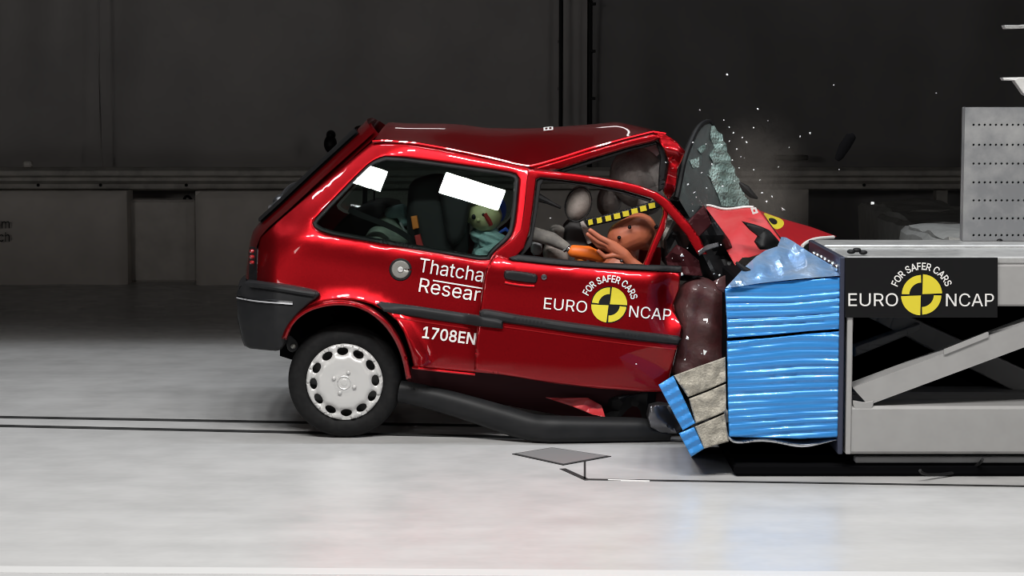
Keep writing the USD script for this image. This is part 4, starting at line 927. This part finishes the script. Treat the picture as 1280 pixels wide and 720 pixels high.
obj('shade_tray', rbox(xL - .45, xR, BN + .04, BF, .004, zB - .05, .01), 'black_void', face, 'added black tray standing in for the shade under the frame', smooth=False)  # added black tray, deepens the shade on the floor by colour
obj('under_rail', rbox(xL + .06, xR, BN + .05, BN + .1, zB - .045, zB - .02, .004), 'frame_far', face, smooth=False)
cb = spline([FLOOR(1150, 588, .05), FLOOR(1185, 592, .015), FLOOR(1210, 586, .03), FLOOR(1228, 574, .09)], 20)
obj('cable', tube(cb, .007, 6), 'black_rubber', None, 'thin black cable drooping under the grey barrier frame', cat='cable')
# sign
sign = thing('sign_board', 'black sign board with white words and yellow round emblem on the barrier frame', 'sign')
sy = BN - .012
obj('board', panel([(1056.5, 322), (1247, 322), (1247, 397), (1056.5, 397)], sy, .010, grid=30, rnd=.002, rpx=1), 'sign_black', sign, smooth=False)
obj('lettering', letters('EURO', (1060.5, 382.5), 15.8, 0, sy - .001, width=62), 'white_print', sign, 'white word left of the emblem', smooth=False)
obj('lettering', letters('NCAP', (1182.5, 382.8), 15.8, 0, sy - .001, width=60), 'white_print', sign, 'white word right of the emblem', smooth=False)
obj('arc_lettering', arc_letters('FOR SAFER CARS', (1152, 369), 32, 161, 19, 8.6, sy - .001), 'white_print', sign, 'white words curved over the emblem', smooth=False)
emblem((1152, 368.5), 25.5, 0, sy, sign)
# honeycomb
hon = thing('honeycomb_barrier', 'crumpled blue foil honeycomb block crushed against the front of the red car', 'crash barrier')
def pleat(seed, per, amp):
    rs = np.random.default_rng(seed)
    def g(px, py):
        w = meshkit.noise(np.stack([px / 90., py / 60., 0 * px + seed], -1), seed) * .9
        q = (py + (px - 980) * .06) / per + w
        i = np.floor(q); f = q - i
        k = meshkit.noise(np.stack([px / 90., i * 3.1, 0 * px], -1), seed + 1)
        groove = np.exp(-((f - .30) / .17) ** 2) * (.15 + 1.2 * k)
        fine = meshkit.noise(np.stack([px / 130., py / 2.6, 0 * px], -1), seed + 3)
        return BN + .012 + amp * groove - amp * .55 * (k - .3) * f - .0035 * fine
    return g
def pleats(name, pts, seed, per, amp, label):
    obj(name, panel(pts, pleat(seed, per, amp), BF - BN - .02, grid=1.7, rnd=.006, rpx=1.6, taper=True), 'blue_foil', hon, label, smooth=50)
pleats('upper_block', [(906, 361), (930, 356.5), (980, 351), (1051, 345.5), (1052.5, 380), (1053, 411), (1010, 414), (960, 419), (909, 422.5), (908, 395)], 3, 9.0, .0085, 'upper stack of crumpled bright blue foil')
pleats('lower_block', [(908.5, 426), (960, 422.5), (1010, 417), (1053, 414), (1053, 460), (1052, 546.5), (1000, 548.5), (911, 546), (909.5, 500)], 7, 9.6, .008, 'lower stack of crumpled blue foil')
def foil_d(px, py):
    lo = np.interp(px, [906, 930, 980, 1052], [361, 357, 352, 346]); hi = np.interp(px, [906, 920, 935, 955, 977, 990, 1020, 1052], [358, 345, 330, 312, 296, 300, 322, 338])
    k = np.clip((lo - py) / np.maximum(lo - hi, 6), 0, 1)
    top = np.interp(px, [906, 977, 1052], [BN, BN + .52, BN + .10])
    return BN - .012 + (top - BN) * k + crumple(91, .15, 26)(px, py) * np.minimum(1, k * 3)
obj('foil_flap', panel([(907, 360), (920, 346), (932, 333), (945, 321), (957, 313), (972, 308), (977, 296), (983, 297), (992, 302), (1010, 314), (1032, 327), (1052, 341), (1051, 344.5), (1000, 348.5), (950, 354), (920, 358.5)], foil_d, .006, grid=3.6, rnd=0), 'pale_foil', hon, 'pale creased blue foil torn open on top', smooth=18)
obj('core', rbox(pxz(930, 450)[0], xL - .04, BN + .05, BF, pxz(980, 546)[1], pxz(980, 356)[1], .01), 'black_void', hon, smooth=False)
gd = crumple(95, .018, 12)
crush = data(UsdGeom.Xform.Define(stage, str(hon.GetPath()) + '/bumper_element').GetPrim(), 'crushed beige honeycomb element tilted under the front of the car')
def gp(name, q, m, d=0., grid=4.5, s=25): obj(name, panel(q, lambda px, py: BN - d + gd(px, py), .80, grid=grid, rnd=.006, rpx=1.6, taper=True), m, crush, smooth=s)
gp('comb_layer', [(842, 469.5), (870, 459), (907, 446), (907.5, 477), (884, 487.5), (860, 496.5)], 'honeycomb')
gp('comb_layer', [(861, 498.5), (884, 489.5), (907.5, 479.5), (908, 514), (890, 521.5), (869.5, 529.5)], 'honeycomb')
gp('comb_layer', [(868, 533.5), (890, 524), (906, 517), (911, 552), (896, 556), (880, 561)], 'honeycomb')
def fold(name, q):
    c0, c1 = np.array(q[0], float), np.array(q[3], float); ax = (c1 - c0); L = np.linalg.norm(ax); ax /= L
    obj(name, panel(q, lambda px, py: BN - .012 + .009 * np.abs(((((px - c0[0]) * ax[0] + (py - c0[1]) * ax[1]) / 6.) % 2) - 1), .80, grid=2.6, rnd=.004, rpx=1.4, taper=True), 'blue_foil', crush, 'pleated blue foil on the crushed end', smooth=20)
fold('foil_end', [(823, 481), (841.5, 469.5), (869, 529), (853.5, 538)])
fold('foil_end', [(848.5, 541.5), (867.5, 533.5), (880, 561), (864, 571)])
wf = lambda px, py: BN + .03 + 0 * px
l = spline([(906, 510), (908, 540), (914, 550), (940, 551), (970, 552), (1005, 557), (1030, 553), (1052, 549)], 40)
obj('white_liner', panel(band(l, np.interp(np.arange(40), [0, 10, 28, 39], [2, 3.5, 4.5, 1.5])), wf, .5, grid=4, rnd=.003, rpx=1), 'white_foil', hon, 'pale foil liner hanging below the blue block', smooth=True)
# perforated plate and brackets on the deck
pt = thing('perforated_plate', 'grey steel plate with rows of small holes standing on the barrier deck', 'steel plate')
yP = BF - .09; xa_, zt_ = pxz(1206.5, 134, yP); xb_ = xR - .1
zb_ = zT + .002
q = sg.box(xa_, zb_, xb_, zt_)
hs = []
for py in (156, 181, 204.5, 228, 250.5, 273, 294):
    for i, px in enumerate(np.arange(1217, 1500, 7.0)):
        x, z = pxz(px, py, yP)
        if x < xb_ - .03 and z > zb_ + .02: hs.append(sg.Point(x, z).buffer(.0052, quad_segs=2))
m = trimesh.creation.extrude_polygon(q.difference(shapely.union_all(hs)), .03, engine='earcut')
m.vertices = np.stack([m.vertices[:, 0], yP + m.vertices[:, 2], m.vertices[:, 1]], 1); m.fix_normals()
obj('plate', m, 'plate_grey', pt, smooth=False)
obj('edge_flange', rbox(xa_, xa_ + .012, yP + .031, yP + .07, zb_, zt_, .003), 'plate_grey', pt, smooth=False)
obj('backing', rbox(xa_ + .014, xb_, yP + .055, yP + .075, zb_, zt_ - .01, .003), 'slot_black', pt, smooth=False)
br = thing('bracket_post', 'white post with two white arms above the perforated plate', 'post')
yq = .45; xr0 = pxz(1310, 100, yq)[0]
obj('post', rbox(xr0, xr0 + .08, yq, yq + .08, 0, 2.6, .006), 'white_paint', br, smooth=False)
obj('arm', panel([(1255, 31.5), (1312, 30), (1312, 35), (1257, 36)], yq, .06, grid=20, rnd=.004, rpx=1), 'white_paint', br, smooth=False)
obj('arm', panel([(1253, 97), (1312, 96), (1312, 136), (1280, 118), (1268, 101), (1255, 100.5)], yq, .06, grid=20, rnd=.004, rpx=1), 'white_paint', br, smooth=False)
kb = thing('deck_knob', 'small black knob with a bright tip on the barrier deck by the perforated plate', 'knob')
c = P(1249, 300, -.1)
c[2] = zT - .012
obj('knob', ellipsoid(c + [0, 0, .012], (.018, .018, .014), 2), 'black_print', kb, smooth=True)
obj('tip', ellipsoid(c + [-.024, 0, .01], (.009, .009, .010), 2), 'chrome', kb, smooth=True)
wfm = thing('wire_frame', 'bent white wire frame on the deck at the right edge', 'wire frame')
w = P([1270, 1270, 1280, 1292, 1292], [300, 294, 286, 286, 300], -.06); w[[0, -1], 2] = zT; w[:, 2] += .004
obj('wire', tube(w, .004, 6), 'white_paint', wfm)

# ================================================================== DEBRIS
fr = thing('flying_fragment', 'black plastic fragment flying in mid-air above the barrier', 'debris')
obj('piece', tube(P([1046, 1050, 1056, 1063, 1068], [200, 194, 183, 172, 169], .3), [.012, .022, .027, .026, .014], 10, flat=.7), 'black_void', fr)
spots = [(910, 93), (851, 318), (853, 342), (860, 423), (882, 440), (979, 262), (958, 252), (902, 180), (926, 196), (930, 197), (917, 166), (933, 178), (905, 150), (986, 184), (973, 209), (1049, 212), (1090, 253), (953, 241), (860, 310), (893, 342), (899, 344), (877, 442), (856, 450), (918, 226), (870, 247), (883, 235), (866, 178), (883, 180), (942, 212), (1012, 166), (854, 325), (840, 323), (901, 306), (688, 273), (795, 455), (912, 176), (921, 186), (928, 172), (915, 200), (924, 210), (912, 159), (950, 225), (965, 246), (832, 203), (877, 216), (890, 205), (860, 230), (903, 233), (866, 264), (868, 240), (1000, 171), (960, 151), (942, 160), (1042, 106), (947, 136), (875, 137), (1170, 116)]
big = {0: .010, 1: .016, 2: .011, 3: .013, 4: .014, 5: .011, 16: .010, 20: .008, 17: .008}
for i, (px, py) in enumerate(spots):
    s = big.get(i, RNG.uniform(.0035, .0065)); y = RNG.uniform(-.45, -.1) if py > 200 and px < 950 else RNG.uniform(-.2, .6)
    if px == 688: y = .05
    g = trimesh.convex.convex_hull(RNG.normal(size=(9, 3)) * [1, .7, 1]); g.vertices *= s / np.abs(g.vertices).max(); g.apply_translation(P(px, py, y))
    own = {(910, 93): 'bright glass fragment alone high above the torn windscreen', (851, 318): 'large white glass fragment in front of the torn panel at the door front', (853, 342): 'white glass fragment just above the front end of the red door',
           (860, 423): 'long white glass fragment at the foot of the dusty front wing', (882, 440): 'white glass fragment low on the dusty wing just above the beige honeycomb', (979, 262): 'bright glass fragment in the dust right above the bonnet emblem',
           (688, 273): 'tiny glass fragment inside the door window left of the head restraint', (1090, 253): 'single glass fragment flying above the bare barrier deck', (1042, 106): 'glass fragment high in the air above the black flying fragment',
           (1170, 116): 'glass fragment farthest right, high beside the perforated plate'}.get((px, py))
    obj('glass_fragment', g, 'debris_glass', None, own or 'tiny pale glass fragment in the spray round the windscreen and crushed front', smooth=False, cat='debris', group=None if own else 'spray of tiny glass fragments')
# thin dust over the bonnet
dc = P(945, 245, .7)
dn = {'tc': ('geometry', {}), 'n': ('noise_texture', dict(scale=3.0, detail=5., roughness=.6)), 'r': ('map_range', dict(from_min=.42, from_max=.75, to_min=0., to_max=1.3, clamp=True)),
      'sb': ('vector_math', dict(math_type='subtract', vector2=tuple(dc))), 'sc': ('vector_math', dict(math_type='multiply', vector2=(2.4, 2.4, 2.0))), 'ln': ('vector_math', dict(math_type='length')),
      'f': ('map_range', dict(range_type='smoothstep', from_min=.15, from_max=1., to_min=1., to_max=0., clamp=True)), 'mu': ('math', dict(math_type='multiply')),
      'v': ('principled_volume', dict(color=(.75, .66, .58), anisotropy=.2))}
M['dust'] = usdkit.material(stage, '/World/Looks/dust', dn, [('tc.position', 'n.vector'), ('n.fac', 'r.value'), ('tc.position', 'sb.vector1'), ('sb.vector', 'sc.vector1'), ('sc.vector', 'ln.vector1'),
    ('ln.value', 'f.value'), ('r.result', 'mu.value1'), ('f.result', 'mu.value2'), ('mu.value', 'v.density')], volume='v.volume')
du = ellipsoid(dc, (.44, .44, .52), 3)
obj('dust_cloud', du, 'dust', None, 'thin brown haze of dust rising above the bonnet', cat='dust', kind='stuff', smooth=True)
